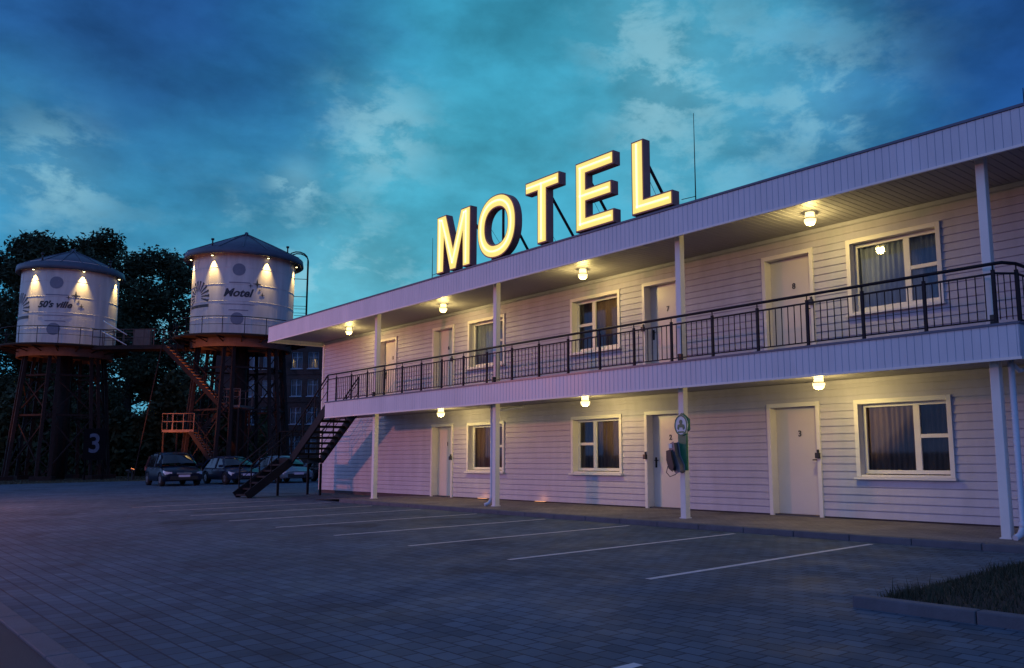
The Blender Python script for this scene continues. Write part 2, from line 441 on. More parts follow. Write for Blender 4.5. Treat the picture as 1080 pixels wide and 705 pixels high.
# walkway
b = MB(); b.quad((-24.0,11.86,.09),(3,11.86,.09),(3,14.5,.09),(-24.0,14.5,.09)); b.quad((-26.2,11.86,.006),(-24.0,11.86,.09),(-24.0,14.5,.09),(-26.2,14.5,.006))
walk = tag(b.build('walkway', M['walkpaver']), kind='structure')
b = MB(); x = -24.0
while x < 3:
    b.box(x+.004, 11.7, -.05, min(x+.996, 3), 11.862, .094); x += 1.0
b.build('kerb', M['concrete'], walk, bevel=.012)

# planting bed front right
kb = empty('planting_bed', (-4, 6.78, 0), 0)
tag(kb, 'low concrete kerbed planting bed at the right end of the parking lot', 'planting bed')
def kerbrun(a, c, w_=.12, h=.11):
    a, c = Vector(a), Vector(c); n = max(1, int((c-a).length)); bb = MB()
    d = (c-a).normalized()
    for i in range(n):
        p, q = a+(c-a)*(i/n)+d*.004, a+(c-a)*((i+1)/n)-d*.004
        bb.beam(p+Vector((0,0,h/2-.02)), q+Vector((0,0,h/2-.02)), w_, h+.04)
    return bb
kerbrun((-.06,.06,0),(7.5,.06,0), h=.10).build('front_kerb', M['concrete'], kb, bevel=.012)
kerbrun((0,.13,0),(0,4.5,0), w_=.06, h=.035).build('side_kerb', M['concrete'], kb, bevel=.012)
b = MB()
nx, ny = 30, 20
def bedz(u, v): return .06+.07*math.sin(min(1,u*5)*PI/2)*math.sin(min(1, v*3.2)*PI/2)*(.8+.3*math.sin(u*9)*math.cos(v*7))
i0 = 0
for i in range(nx+1):
    for j in range(ny+1):
        b.v.append((.06+7.4*i/nx, .12+4.4*j/ny, bedz(i/nx, j/ny)))
for i in range(nx):
    for j in range(ny):
        a = i*(ny+1)+j; b.f.append((a, a+ny+1, a+ny+2, a+1)); b.sm.append(True)
b.build('soil', M['soil'], kb)
rnd = random.Random(3); b = MB()
for k in range(26000):
    u, v = rnd.random()**1.4, rnd.random()
    x = .1+7.3*u; y = .15+4.3*v; z = bedz(u, v)-.01
    h = rnd.uniform(.03, .085)*(1+.5*max(0, math.sin(x*2.3+1)*math.sin(y*3.1)))*(1.8 if rnd.random() < .03 else 1); a = rnd.uniform(0, 2*PI); w2 = rnd.uniform(.003, .007)
    dx, dy = math.cos(a), math.sin(a); l = rnd.uniform(.2, .9)*h
    b.quad((x-dx*w2, y-dy*w2, z), (x+dx*w2, y+dy*w2, z), (x-dy*l, y+dx*l, z+h))
g = b.build('grass', M['blade'], None, (-4, 6.78, 0)); tag(g, 'short dark grass filling the kerbed bed at right', 'grass', kind='stuff')
# a fringe of grass along the far lawn edge
b = MB()
for k in range(14000):
    x = rnd.uniform(-72, -58); y = rnd.uniform(1.6, 30); z = 0
    h = rnd.uniform(.04, .13); a = rnd.uniform(0, 2*PI); w2 = .012
    dx, dy = math.cos(a), math.sin(a)
    b.quad((x-dx*w2, y-dy*w2, z-.01), (x+dx*w2, y+dy*w2, z-.01), (x-dy*h*.5, y+dx*h*.5, z+h))
tag(b.build('lawn_grass', M['blade']), 'dark lawn grass below the two water towers', 'grass', kind='stuff')

# ------------------------------------------------------------------ MOTEL
XL, XR = -31.2, 2.6
YW = 14.40        # wall front
YF = 12.23        # fascia / balcony front
ZG0, ZG1 = .12, 2.72       # ground-floor wall
ZU0, ZU1 = 3.12, 5.78      # upper wall
motel = empty('motel_building', (XL, YW, 0))
tag(motel, 'two-storey white clapboard motel with long balcony and flat overhanging roof', 'motel building')
def P(x, y, z): return (x-XL, y-YW, z)
def mpart(bb, name, mt, parent=None, bevel=0):
    """geometry given in world coordinates, parented to the motel (or to a part of it)"""
    bb.v = [(x-XL, y-YW, z) for x, y, z in bb.v]
    return bb.build(name, mt, parent or motel, bevel=bevel)

W_, D_ = 1.87, 1.24
win_g = [(-21.26, 'R'), (-16.51, 'L'), (-8.37, 'R'), (-3.62, 'L')]
door_g = [(-23.26, 'R', '1'), (-13.87, 'L', '2'), (-10.36, 'R', '3'), (-.97, 'L', '4')]
win_u = list(win_g)
door_u = [(-26.77, 'L', '5'), (-23.26, 'R', '6'), (-13.87, 'L', '7'), (-10.36, 'R', '8'), (-.97, 'L', '9')]
def siding(xa, xb, za, zb, openings, y0=YW, name='wall'):
    bb = MB(); pitch = .143; n = int(math.ceil((zb-za)/pitch))
    xs = sorted(set([xa, xb]+[v for o in openings for v in (o[0], o[1])]))
    prof = [(0, -.010), (.129, .004), (.131, .018), (.143, .018)]
    for r in range(n):
        z0 = za+r*pitch
        for k in range(len(xs)-1):
            x0, x1 = xs[k], xs[k+1]; xm = (x0+x1)/2
            holes = [(o[2], o[3]) for o in openings if o[0] < xm < o[1]]
            for (a, ya), (c, yc) in zip(prof[:-1], prof[1:]):
                s0, s1 = z0+a, min(z0+c, zb)
                if s1 <= s0: continue
                segs = [(s0, s1)]
                for h0, h1 in holes:
                    ns = []
                    for p, q in segs:
                        if q <= h0 or p >= h1: ns.append((p, q)); continue
                        if p < h0: ns.append((p, h0))
                        if q > h1: ns.append((h1, q))
                    segs = ns
                for p, q in segs:
                    fy = lambda z: y0+ya+(yc-ya)*(z-s0)/(z0+c-s0)
                    # board butt joints at irregular places
                    bb.quad((x0, fy(p), p), (x1, fy(p), p), (x1, fy(q), q), (x0, fy(q), q))
            # underside lip
            if not any(h0 <= z0 <= h1 for h0, h1 in holes) and r > 0:
                bb.quad((x0, y0+.018, z0), (x1, y0+.018, z0), (x1, y0-.010, z0), (x0, y0-.010, z0))
    return bb
CW = .05
def hole(x, wdt, z0, z1): return (x+CW, x+wdt-CW, z0, z1-CW)
og = [hole(x, W_, .90, 2.31) for x, s in win_g]+[hole(x, D_, 0, 2.33) for x, s, n in door_g]
ou = [hole(x, W_, 3.98, 5.40) for x, s in win_u]+[hole(x, D_, 3.0, 5.41) for x, s, n in door_u]
mpart(siding(XL, XR, ZG0, ZG1, og), 'wall', M['siding'])
mpart(siding(XL, XR, ZU0, ZU1, ou), 'wall', M['siding'])
# end wall (left) and core
bb = MB(); bb.box(XL+.01, YW+.32, 0, XR-.01, YW+9.5, 5.95); mpart(bb, 'rear_wall', M['interior'])
bb = MB()
z = ZG0
while z < 5.78:
    bb.quad((XL-.02, YW+9.4, z), (XL-.02, YW, z), (XL-.004, YW, z+.125), (XL-.004, YW+9.4, z+.125))
    bb.quad((XL-.004, YW+9.4, z+.125), (XL-.004, YW, z+.125), (XL-.0, YW, z+.143), (XL-.0, YW+9.4, z+.143)); z += .143
mpart(bb, 'end_wall', M['siding'])
bb = MB(); bb.box(XL-.035, YW-.03, ZG0, XL+.07, YW+.1, 2.72); bb.box(XL-.035, YW-.03, 3.1, XL+.07, YW+.1, 5.78)
mpart(bb, 'corner_board', M['trim'])
bb = MB(); bb.box(XL+.05, YW+.03, -.05, XR, YW+.2, ZG0-.003); mpart(bb, 'plinth', M['plinth'])
# ceiling moulding under the soffits
bb = MB(); bb.box(XL+.08, YW-.035, 5.70, XR, YW-.013, 5.775); mpart(bb, 'moulding', M['siding'])
bb = MB(); bb.box(XL+.08, YW-.035, 2.63, XR, YW-.013, 2.705); mpart(bb, 'moulding', M['siding'])

def ribbed(x0, x1, y, z0, z1, pitch=.125, g=.014, d=.009):
    bb = MB(); x = x0
    while x < x1-1e-6:
        xe = min(x+pitch, x1)
        bb.quad((x, y, z0), (xe-g, y, z0), (xe-g, y, z1), (x, y, z1))
        bb.quad((xe-g, y, z0), (xe-g/2, y+d, z0), (xe-g/2, y+d, z1), (xe-g, y, z1))
        bb.quad((xe-g/2, y+d, z0), (xe, y, z0), (xe, y, z1), (xe-g/2, y+d, z1)); x = xe
    return bb
def ribbed_side(x, y0, y1, z0, z1, sgn, pitch=.125, g=.014, d=.009):
    bb = MB(); y = y0
    while y < y1-1e-6:
        ye = min(y+pitch, y1); s = -sgn*d
        bb.quad((x, y, z0), (x, ye-g, z0), (x, ye-g, z1), (x, y, z1))
        bb.quad((x, ye-g, z0), (x+s, ye-g/2, z0), (x+s, ye-g/2, z1), (x, ye-g, z1))
        bb.quad((x+s, ye-g/2, z0), (x, ye, z0), (x, ye, z1), (x+s, ye-g/2, z1)); y = ye
    return bb
# roof
bb = MB(); bb.box(XL-.05, YF+.012, 5.79, XR, YW+9.6, 6.20); mpart(bb, 'roof', M['roofing'])
bb = ribbed(XL-.06, XR, YF, 5.65, 6.19); s2 = ribbed_side(XL-.06, YF+.001, YW+9.6, 5.65, 6.19, -1)
o_ = len(bb.v); bb.v += s2.v; bb.f += [tuple(i+o_ for i in f_) for f_ in s2.f]; bb.sm += s2.sm
mpart(bb, 'roof_fascia', M['fascia'])
bb = MB(); bb.box(XL-.08, YF-.02, 6.195, XR, YF+.10, 6.235); bb.box(XL-.08, YF+.101, 6.195, XL+.02, YW+9.6, 6.235); mpart(bb, 'roof_flashing', M['flash'])
bb = MB(); bb.box(XL-.075, YF-.015, 5.61, XR, YF+.03, 5.648); bb.box(XL-.075, YF+.031, 5.61, XL-.03, YW+9.6, 5.648); mpart(bb, 'drip_trim', M['trim'])
def soffit(x0, x1, y0, y1, z, pitch=.14):
    bb = MB(); x = x0
    while x < x1-1e-6:
        xe = min(x+pitch, x1)
        bb.quad((x, y1, z), (xe-.016, y1, z), (xe-.016, y0, z), (x, y0, z))
        bb.quad((xe-.016, y1, z), (xe-.008, y1, z+.012), (xe-.008, y0, z+.012), (xe-.016, y0, z))
        bb.quad((xe-.008, y1, z+.012), (xe, y1, z), (xe, y0, z), (xe-.008, y0, z+.012)); x = xe
    return bb
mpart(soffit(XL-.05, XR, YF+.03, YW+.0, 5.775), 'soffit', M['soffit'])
bb = MB(); bb.box(XL-.05, YW+.03, 5.70, XL-.02, YW+9.5, 5.79)
# balcony
BX0, BX1 = -26.28, -4.5
bb = MB(); bb.box(BX0+.01, YF+.02, 2.72, BX1-.01, YW-.02, 3.10); mpart(bb, 'balcony_floor', M['plinth'])
bb = ribbed(BX0, BX1, YF, 2.64, 3.10); s2 = ribbed_side(BX1, YF+.001, YW-.02, 2.64, 3.10, 1)
o_ = len(bb.v); bb.v += s2.v; bb.f += [tuple(i+o_ for i in f_) for f_ in s2.f]; bb.sm += s2.sm
s2 = ribbed_side(BX0, YF+.001, YF+.15, 2.64, 3.10, -1); o_ = len(bb.v); bb.v += s2.v; bb.f += [tuple(i+o_ for i in f_) for f_ in s2.f]; bb.sm += s2.sm
mpart(bb, 'balcony_fascia', M['fascia'])
bb = MB(); bb.box(BX0-.01, YF-.02, 3.10, BX1+.02, YF+.10, 3.135); bb.box(BX1-.08, YF+.101, 3.10, BX1+.02, YW-.03, 3.135); mpart(bb, 'balcony_capping', M['flash'])
bb = MB(); bb.box(BX0-.01, YF-.015, 2.60, BX1+.015, YF+.03, 2.638); bb.box(BX1-.03, YF+.031, 2.60, BX1+.015, YW-.03, 2.638); mpart(bb, 'drip_trim', M['trim'])
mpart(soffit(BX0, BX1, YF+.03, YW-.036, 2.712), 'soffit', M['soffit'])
# columns
for X in (-23.55, -17.33, -11.08, -5.0):
    s = .068
    bb = MB(); bb.box(X-s, 12.6-s, .09 if X > -23.6 else 0, X+s, 12.6+s, 2.705); bb.box(X-.1, 12.5, 2.66, X+.1, 12.7, 2.708)
    c = mpart(bb, 'column', M['trim'], bevel=.008)
    bb = MB(); bb.box(X-.085, 12.6-.085, .091, X+.085, 12.6+.085, .11); mpart(bb, 'base_plate', M['trim'], c)
    bb = MB(); bb.box(X-s, 12.6-s, 3.10, X+s, 12.6+s, 5.77); bb.box(X-.17, 12.55, 5.735, X+.17, 12.65, 5.772)
    c = mpart(bb, 'column', M['trim'], bevel=.008)
    bb = MB(); bb.box(X+.03, 12.44, 3.11, X+.12, 12.50, 3.30); mpart(bb, 'outlet_box', M['black'], c)
# downpipes beside two columns
for X in (-17.53, -4.79):
    bb = MB()
    bb.tube([(X, 12.62, 2.66), (X, 12.62, .28), (X-.02, 12.55, .16), (X-.05, 12.44, .12)], .045, 10)
    d = mpart(bb, 'downpipe', M['fascia'])
    bb = MB(); bb.tube([(X, 12.62, .34), (X, 12.62, .24)], .056, 10)
    mpart(bb, 'pipe_collar', M['fascia'], d)
    bb = MB(); bb.tube([(X, 12.62, 2.6), (X, 12.9, 2.5), (X, 13.6, 2.60)], .035, 8); mpart(bb, 'gutter_branch', M['fascia'], d)

def text_mesh(txt, size, extrude=.004, shear=0, offset=0, align='CENTER'):
    cu = bpy.data.curves.new('t', 'FONT'); cu.body = txt; cu.size = size; cu.extrude = extrude; cu.shear = shear; cu.offset = offset
    cu.align_x = align; cu.align_y = 'CENTER'; cu.resolution_u = 6
    o = bpy.data.objects.new('t', cu); col.objects.link(o)
    dg = bpy.context.evaluated_depsgraph_get(); dg.update()
    me = bpy.data.meshes.new_from_object(o.evaluated_get(dg))
    bpy.data.objects.remove(o); return me
def text_mb(txt, size, fn, **k):
    me = text_mesh(txt, size, **k); bb = MB()
    bb.v = [fn(v.co) for v in me.vertices]; bb.f = [tuple(p.vertices) for p in me.polygons]; bb.sm = [False]*len(bb.f)
    bpy.data.meshes.remove(me); return bb

def casing(bb, x0, x1, z0, z1, w_=.085, y0=YW-.035, y1=YW+.30, bottom=False):
    bb.box(x0, y0, z0, x0+w_, YW+.024, z1); bb.box(x1-w_, y0, z0, x1, YW+.024, z1)
    bb.box(x0+w_, y0, z1-w_, x1-w_, YW+.024, z1)
    if bottom: bb.box(x0+w_, y0, z0, x1-w_, YW+.024, z0+w_)
    # reveal lining
    i = w_-.012
    bb.box(x0+i-.02, YW+.0242, z0, x0+i, y1, z1-i); bb.box(x1-i, YW+.0242, z0, x1-i+.02, y1, z1-i)
    bb.box(x0+i-.02, YW+.0242, z1-i, x1-i+.02, y1, z1-i+.02)
    if bottom: bb.box(x0+i-.02, YW+.0242, z0+i-.02, x1-i+.02, y1, z0+i)
def make_door(x, side, num, zb, ztop):
    x1 = x+D_
    bb = MB(); bb.box(x+.075, YW+.19, zb+.01, x1-.075, YW+.235, ztop-.075)
    d = mpart(bb, 'door', M['door'])
    bb = MB(); casing(bb, x, x1, zb, ztop, y1=YW+.25); 
    mpart(bb, 'door_frame', M['trim'], d, bevel=.004)
    bb = MB(); bb.box(x+.075, YW+.02, zb-.0, x1-.075, YW+.25, zb+.012); mpart(bb, 'threshold', M['concrete'], d)
    hx = x1-.17 if side == 'R' else x+.17; s = -1 if side == 'R' else 1
    bb = MB(); bb.box(hx-.025, YW+.178, zb+.93, hx+.025, YW+.19, zb+1.17)
    bb.tube([(hx, YW+.18, zb+1.1), (hx, YW+.13, zb+1.1), (hx+s*.12, YW+.125, zb+1.1)], .011, 8)
    mpart(bb, 'handle', M['dark'], d)
    lx = x1-.05 if side == 'R' else x+.05
    bb = MB(); bb.box(lx-.045, YW-.10, zb+1.13, lx+.045, YW-.036, zb+1.24); bb.box(lx-.02, YW-.07, zb+1.24, lx+.02, YW-.036, zb+1.30)
    mpart(bb, 'card_reader', M['black'], d, bevel=.006)
    xc = (x+x1)/2+.02
    bb = text_mb(num, .165, lambda c: (xc+c.x, YW+.183-c.z, zb+1.62+c.y), offset=.004)
    mpart(bb, 'door_number', M['inkblack'], d)
for x, s, n in door_g: make_door(x, s, n, .09, 2.33)
for x, s, n in door_u: make_door(x, s, n, 3.115, 5.41)

def curtain(bb, x0, x1, z0, z1, y, amp=.025, lam=.11, ph=0):
    n = max(6, int((x1-x0)/.012)); base = len(bb.v)
    for k in range(n+1):
        x = x0+(x1-x0)*k/n
        yy = y+amp*math.sin(2*PI*(x-x0)/lam+ph+.8*math.sin(x*9))+.01*math.sin(x*37)
        for z in (z0, (z0+z1)/2, z1): bb.v.append((x, yy+.008*math.sin(z*5+x*8), z))
    for k in range(n):
        for q in range(2):
            a = base+k*3+q; bb.f.append((a, a+3, a+4, a+1)); bb.sm.append(True)
def make_window(x, side, zb, zt, warm):
    x1 = x+W_; i = .075
    xa, xb_, za, zb2 = x+i, x1-i, zb+.10, zt-i
    yf = YW+.155
    fr = MB(); f = .07
    fr.box(xa, yf, za, xb_, yf+.06, za+f); fr.box(xa, yf, zb2-f, xb_, yf+.06, zb2)
    fr.box(xa, yf, za+f, xa+f, yf+.06, zb2-f); fr.box(xb_-f, yf, za+f, xb_, yf+.06, zb2-f)
    wd = xb_-xa
    mx_ = xa+wd*.62 if side == 'R' else xa+wd*.38
    fr.box(mx_-.06, yf-.002, za+f, mx_+.06, yf+.058, zb2-f)
    zm = za+(zb2-za)*.52
    if side == 'R': fr.box(mx_+.06, yf-.001, zm-.035, xb_-f, yf+.057, zm+.035)
    else: fr.box(xa+f, yf-.001, zm-.035, mx_-.06, yf+.057, zm+.035)
    w0 = mpart(fr, 'window', M['trim'], bevel=.005)
    bb = MB(); casing(bb, x, x1, zb+.05, zt, y1=YW+.30)
    mpart(bb, 'casing', M['trim'], w0, bevel=.004)
    bb = MB(); bb.box(x-.03, YW-.095, zb, x1+.03, YW-.013, zb+.045); bb.box(x+.075, YW-.012, zb+.045, x1-.075, YW+.155, zb+.085)
    mpart(bb, 'sill', M['trim'], w0, bevel=.005)
    bb = MB(); bb.quad((xa+.03, yf+.03, za+.03), (xb_-.03, yf+.03, za+.03), (xb_-.03, yf+.03, zb2-.03), (xa+.03, yf+.03, zb2-.03))
    mpart(bb, 'pane', M['glass'], w0)
    bb = MB(); 
    curtain(bb, xa, xb_, za-.02, zb2+.02, YW+.262, ph=x)
    mpart(bb, 'curtain', M['curtainwarm'] if warm else M['curtain'], w0)
for k, (x, s) in enumerate(win_g): make_window(x, s, .83, 2.31, True)
for k, (x, s) in enumerate(win_u): make_window(x, s, 3.90, 5.40, k == 1)

# balcony railing
YR = 12.31
rail = MB()
xe = BX1-.30
rail.tube([(-25.68, YR, 4.02), (xe, YR, 4.02), (xe+.1, YR+.02, 4.02), (BX1-.10, YR+.25, 4.02), (BX1-.10, YW-.03, 4.02)], .026, 8)
railing = mpart(rail, 'balcony_railing', M['dark'])
bb = MB(); bb.beam((-25.68, YR, 3.875), (xe, YR, 3.875), .02, .03); bb.beam((xe, YR, 3.875), (BX1-.10, YR+.25, 3.875), .02, .03); bb.beam((BX1-.10, YR+.25, 3.875), (BX1-.10, YW-.03, 3.875), .02, .03)
bb.beam((-25.68, YR, 3.20), (xe, YR, 3.20), .018, .022); bb.beam((BX1-.10, YR+.25, 3.20), (BX1-.10, YW-.03, 3.20), .018, .022)
mpart(bb, 'lower_rail', M['dark'], railing)
pxs = [-25.68+1.0425*k for k in range(21)]
def railpost(x, y):
    bb = MB(); bb.box(x-.024, y-.02, 3.135, x+.024, y+.02, 3.93); bb.tube([(x, y, 3.93), (x, y, 4.0)], .011, 6); bb.box(x-.045, y-.035, 3.136, x+.045, y+.035, 3.148)
    mpart(bb, 'rail_post', M['dark'], railing)
for x in pxs: railpost(x, YR)
railpost(BX1-.10, YR+.25); railpost(BX1-.10, YW-.5); railpost(BX1-.10, YR+1.0)
for k in range(20):
    bb = MB(); x0, x1 = pxs[k], pxs[k+1]
    for j in range(1, 8):
        x = x0+(x1-x0)*j/8; bb.box(x-.0065, YR-.0065, 3.20, x+.0065, YR+.0065, 3.87)
    mpart(bb, 'baluster_panel', M['dark'], railing)
bb = MB()
for j in range(12):
    y = YR+.33+j*.15; bb.box(BX1-.1065, y-.0065, 3.2, BX1-.0935, y+.0065, 3.87)
for x, y in ((xe+.02, YR+.03), (xe+.08, YR+.1), (xe+.14, YR+.17)): bb.box(x-.006, y-.006, 3.2, x+.006, y+.006, 3.87)
mpart(bb, 'baluster_panel', M['dark'], railing)

# ------------------------------------------------------------------ outside stair at the left end
st = empty('steel_staircase', (-29.5, 12.8, 0))
tag(st, 'black open-tread steel staircase turning down from the left end of the balcony', 'staircase')
def spart(bb, name, mt=None, parent=None):
    bb.v = [(x+29.5, y-12.8, z) for x, y, z in bb.v]; return bb.build(name, mt or M['darkstair'], parent or st)
Y0, Y1 = 12.30, 13.40
ZT, ZL = 3.12, 1.32
XT = -26.30; NR = 10; run = .265; XB = XT-run*NR
for y in (Y0, Y1):
    bb = MB(); bb.beam((XT+.1, y, ZT-.12), (XB, y, ZL-.06), .06, .30); spart(bb, 'stringer')
for k in range(1, NR):
    x = XT-run*k+.05; z = ZT-(ZT-ZL)/NR*k
    bb = MB(); bb.box(x-.15, Y0+.031, z-.075, x+.14, Y1-.031, z); spart(bb, 'tread')
bb = MB(); bb.box(XB-1.1, Y0-.02, ZL-.045, XB+.02, Y1+.02, ZL); bb.beam((XB-1.1, Y0, ZL-.11), (XB+.02, Y0, ZL-.11), .05, .15); bb.beam((XB-1.1, Y1, ZL-.11), (XB+.02, Y1, ZL-.11), .05, .15)
spart(bb, 'landing')
for x, y in ((XB-.03, Y1), (XB-1.07, Y1), (XB-1.07, Y0)):
    bb = MB(); bb.box(x-.035, y-.035, 0, x+.035, y+.035, ZL-.2); spart(bb, 'support_post')
# lower flight towards the lot
NR2 = 6; run2 = .225; YE = Y0-run2*NR2
for x in (XB-.02, XB-1.08):
    bb = MB(); bb.beam((x, Y0, ZL-.12), (x, YE-.12, .06), .06, .28); spart(bb, 'stringer')
for k in range(1, NR2+1):
    y = Y0-run2*k+.03; z = ZL-(ZL)/(NR2+.6)*k
    bb = MB(); bb.box(XB-1.045, y-.14, z-.06, XB-.055, y+.13, z); spart(bb, 'tread')
# handrails
def hrail(a, c, n, h=.95):
    a, c = Vector(a), Vector(c); bb = MB(); up = Vector((0, 0, h))
    bb.tube([a+up, c+up], .024, 8); bb.tube([a+up*.84, c+up*.84], .014, 6); bb.tube([a+up*.45, c+up*.45], .012, 6)
    r = spart(bb, 'handrail')
    for k in range(n+1):
        p = a+(c-a)*k/n; bb = MB(); bb.beam(p, p+up, .035); spart(bb, 'baluster', parent=r)
hrail((-26.28, Y0, ZT-.05), (XB, Y0, ZL), 3)
hrail((XT, Y1, ZT-.05), (XB, Y1, ZL), 3)
bb = MB(); bb.tube([(-26.28, Y0, ZT+.9), (-25.95, 12.31, 4.02), (-25.68, 12.31, 4.02)], .024, 8); bb.beam((-26.28, Y0, ZT+.75), (-25.68, 12.31, 3.875), .02, .03); spart(bb, 'handrail')
hrail((XB-.02, Y0, ZL), (XB-.02, YE, .15), 2)
hrail((XB-1.08, Y0, ZL), (XB-1.08, YE, .15), 2)
hrail((XB-1.08, Y0, ZL), (XB-1.08, Y1, ZL), 1)
hrail((XB-1.08, Y1, ZL), (XB, Y1, ZL), 1)

# ------------------------------------------------------------------ ceiling lights
def ceiling_light():
    r = empty('ceiling_light')
    bb = MB(); bb.lathe((0,0,0), [(.0, 0), (.085, 0), (.085, -.05), (.075, -.055), (.0, -.055)], 20); bb.build('base', M['globe'], r)
    bb = MB(); bb.lathe((0,0,0), [(.078, -.055), (.088, -.075), (.088, -.10), (.08, -.106)], 20); bb.build('ribbed_ring', M['globe'], r)
    bb = MB(); bb.lathe((0,0,0), [(.08, -.106), (.125, -.11), (.125, -.125), (.112, -.13)], 24); bb.build('rim', M['trim'], r)
    bb = MB(); bb.lathe((0,0,0), [(.110, -.13), (.112, -.16), (.095, -.205), (.06, -.235), (.0, -.245)], 24); bb.build('globe', M['globe'], r)
    lamp('bulb', 'POINT', (0, 0, -.30), LAMP_E, (1, .76, .24), r, .09)
    return r
LAMP_E = 56.0
cl = ceiling_light()
LT = [(-26.9, 5.773, 'round glowing ceiling light over the balcony, leftmost on the upper floor'),
      (-20.95, 5.773, 'glowing ceiling light above the upper door numbered 6'),
      (-14.8, 5.773, 'glowing ceiling light over the upper floor window left of door 7'),
      (-8.45, 5.773, 'glowing ceiling light between upper door 8 and its curtained window'),
      (-21.0, 2.71, 'glowing lamp under the balcony beside ground floor door 1'),
      (-14.75, 2.71, 'glowing lamp under the balcony above the window left of door 2'),
      (-8.42, 2.71, 'glowing lamp under the balcony beside ground floor door 3')]
for i, (x, z, lb) in enumerate(LT):
    o = cl if i == 0 else copy_tree(cl)
    o.location = (x, 13.3, z); tag(o, lb, 'ceiling light', 'ceiling lights along the motel walkways')

# glowing strips at the foot of the wall
for x, lb in ((-17.65, 'small amber ground light at the wall foot between the two middle windows'), (-20.3, 'dim amber ground light at the wall foot below the window beside door 1')):
    r = empty('ground_light', (x, 14.28, .09)); tag(r, lb, 'ground light', 'amber lights at the wall foot')
    bb = MB(); bb.box(-.22, -.04, 0, .22, .04, .03); bb.build('housing', M['lamphead'], r, bevel=.005)
    bb = MB(); bb.box(-.2, -.03, .0305, .2, .03, .036); bb.build('lens', M['stripglow'], r)
    lamp('bulb', 'POINT', (0, -.02, .10), .35, (1, .42, .12), r, .04)

# ------------------------------------------------------------------ roof sign letters
LY = YF+.32; LD = .21; LZ = 6.42; LH = 1.64
def ell(cx_, cz, a, c, n=48, p=2.25):
    r = []
    for k in range(n):
        t = 2*PI*k/n; co, si = math.cos(t), math.sin(t)
        r.append((cx_+a*math.copysign(abs(co)**(2/p), co), cz+c*math.copysign(abs(si)**(2/p), si)))
    return r
def seg_line(bb, pts, w_, y):
    for (x0, z0), (x1, z1) in zip(pts[:-1], pts[1:]):
        d = Vector((x1-x0, 0, z1-z0)); ln = d.length; d /= ln; nrm = Vector((-d.z, 0, d.x))*w_/2; e = d*w_/2
        a = Vector((x0, y, z0))-e; c = Vector((x1, y, z1))+e
        bb.obox((a+c)/2, d, Vector((0,1,0)), Vector((-d.z, 0, d.x)), (c-a).length/2, .012, w_/2)
H = LH
def shrink(poly, t):
    n = len(poly); out = []
    area = sum(poly[i][0]*poly[(i+1) % n][1]-poly[(i+1) % n][0]*poly[i][1] for i in range(n))
    sg = 1 if area > 0 else -1
    for i in range(n):
        p0, p1, p2 = Vector(poly[i-1]), Vector(poly[i]), Vector(poly[(i+1) % n])
        d1 = (p1-p0).normalized(); d2 = (p2-p1).normalized()
        n1_ = Vector((-d1.y, d1.x))*sg; n2_ = Vector((-d2.y, d2.x))*sg
        bis = (n1_+n2_); k = max(.35, 1+n1_.dot(n2_)); out.append(tuple(p1+bis*(t/k)))
    return out
wM, wO, wT, wE, wL = 1.66, 1.66, 1.30, 1.27, 1.17; sw = .36
letters = [
 ('M', -20.14, [(0,0),(0,H),(.46,H),(.83,.62),(1.20,H),(1.66,H),(1.66,0),(1.30,0),(1.30,1.04),(.98,0),(.68,0),(.36,1.04),(.36,0)], None, [[(.18,.1),(.18,H-.12),(.28,H-.14),(.83,.2),(1.38,H-.14),(1.48,H-.12),(1.48,.1)]]),
 ('O', -18.14, ell(.83, H/2, .83, H/2+.02), ell(.83, H/2, .49, H/2-.33), None),
 ('T', -16.08, [(0,H),(wT,H),(wT,H-.31),(wT/2+sw/2,H-.31),(wT/2+sw/2,0),(wT/2-sw/2,0),(wT/2-sw/2,H-.31),(0,H-.31)], None, [[(.1,H-.155),(wT-.1,H-.155)],[(wT/2,H-.155),(wT/2,.1)]]),
 ('E', -14.19, [(0,0),(0,H),(wE,H),(wE,H-.31),(sw,H-.31),(sw,H/2+.155),(wE-.07,H/2+.155),(wE-.07,H/2-.155),(sw,H/2-.155),(sw,.31),(wE,.31),(wE,0)], None, [[(wE-.1,H-.155),(.18,H-.155),(.18,.155),(wE-.1,.155)],[(.18,H/2),(wE-.17,H/2)]]),
 ('L', -12.36, [(0,0),(0,H),(sw,H),(sw,.31),(wL,.31),(wL,0)], None, [[(.18,H-.1),(.18,.155),(wL-.1,.155)]]),
]
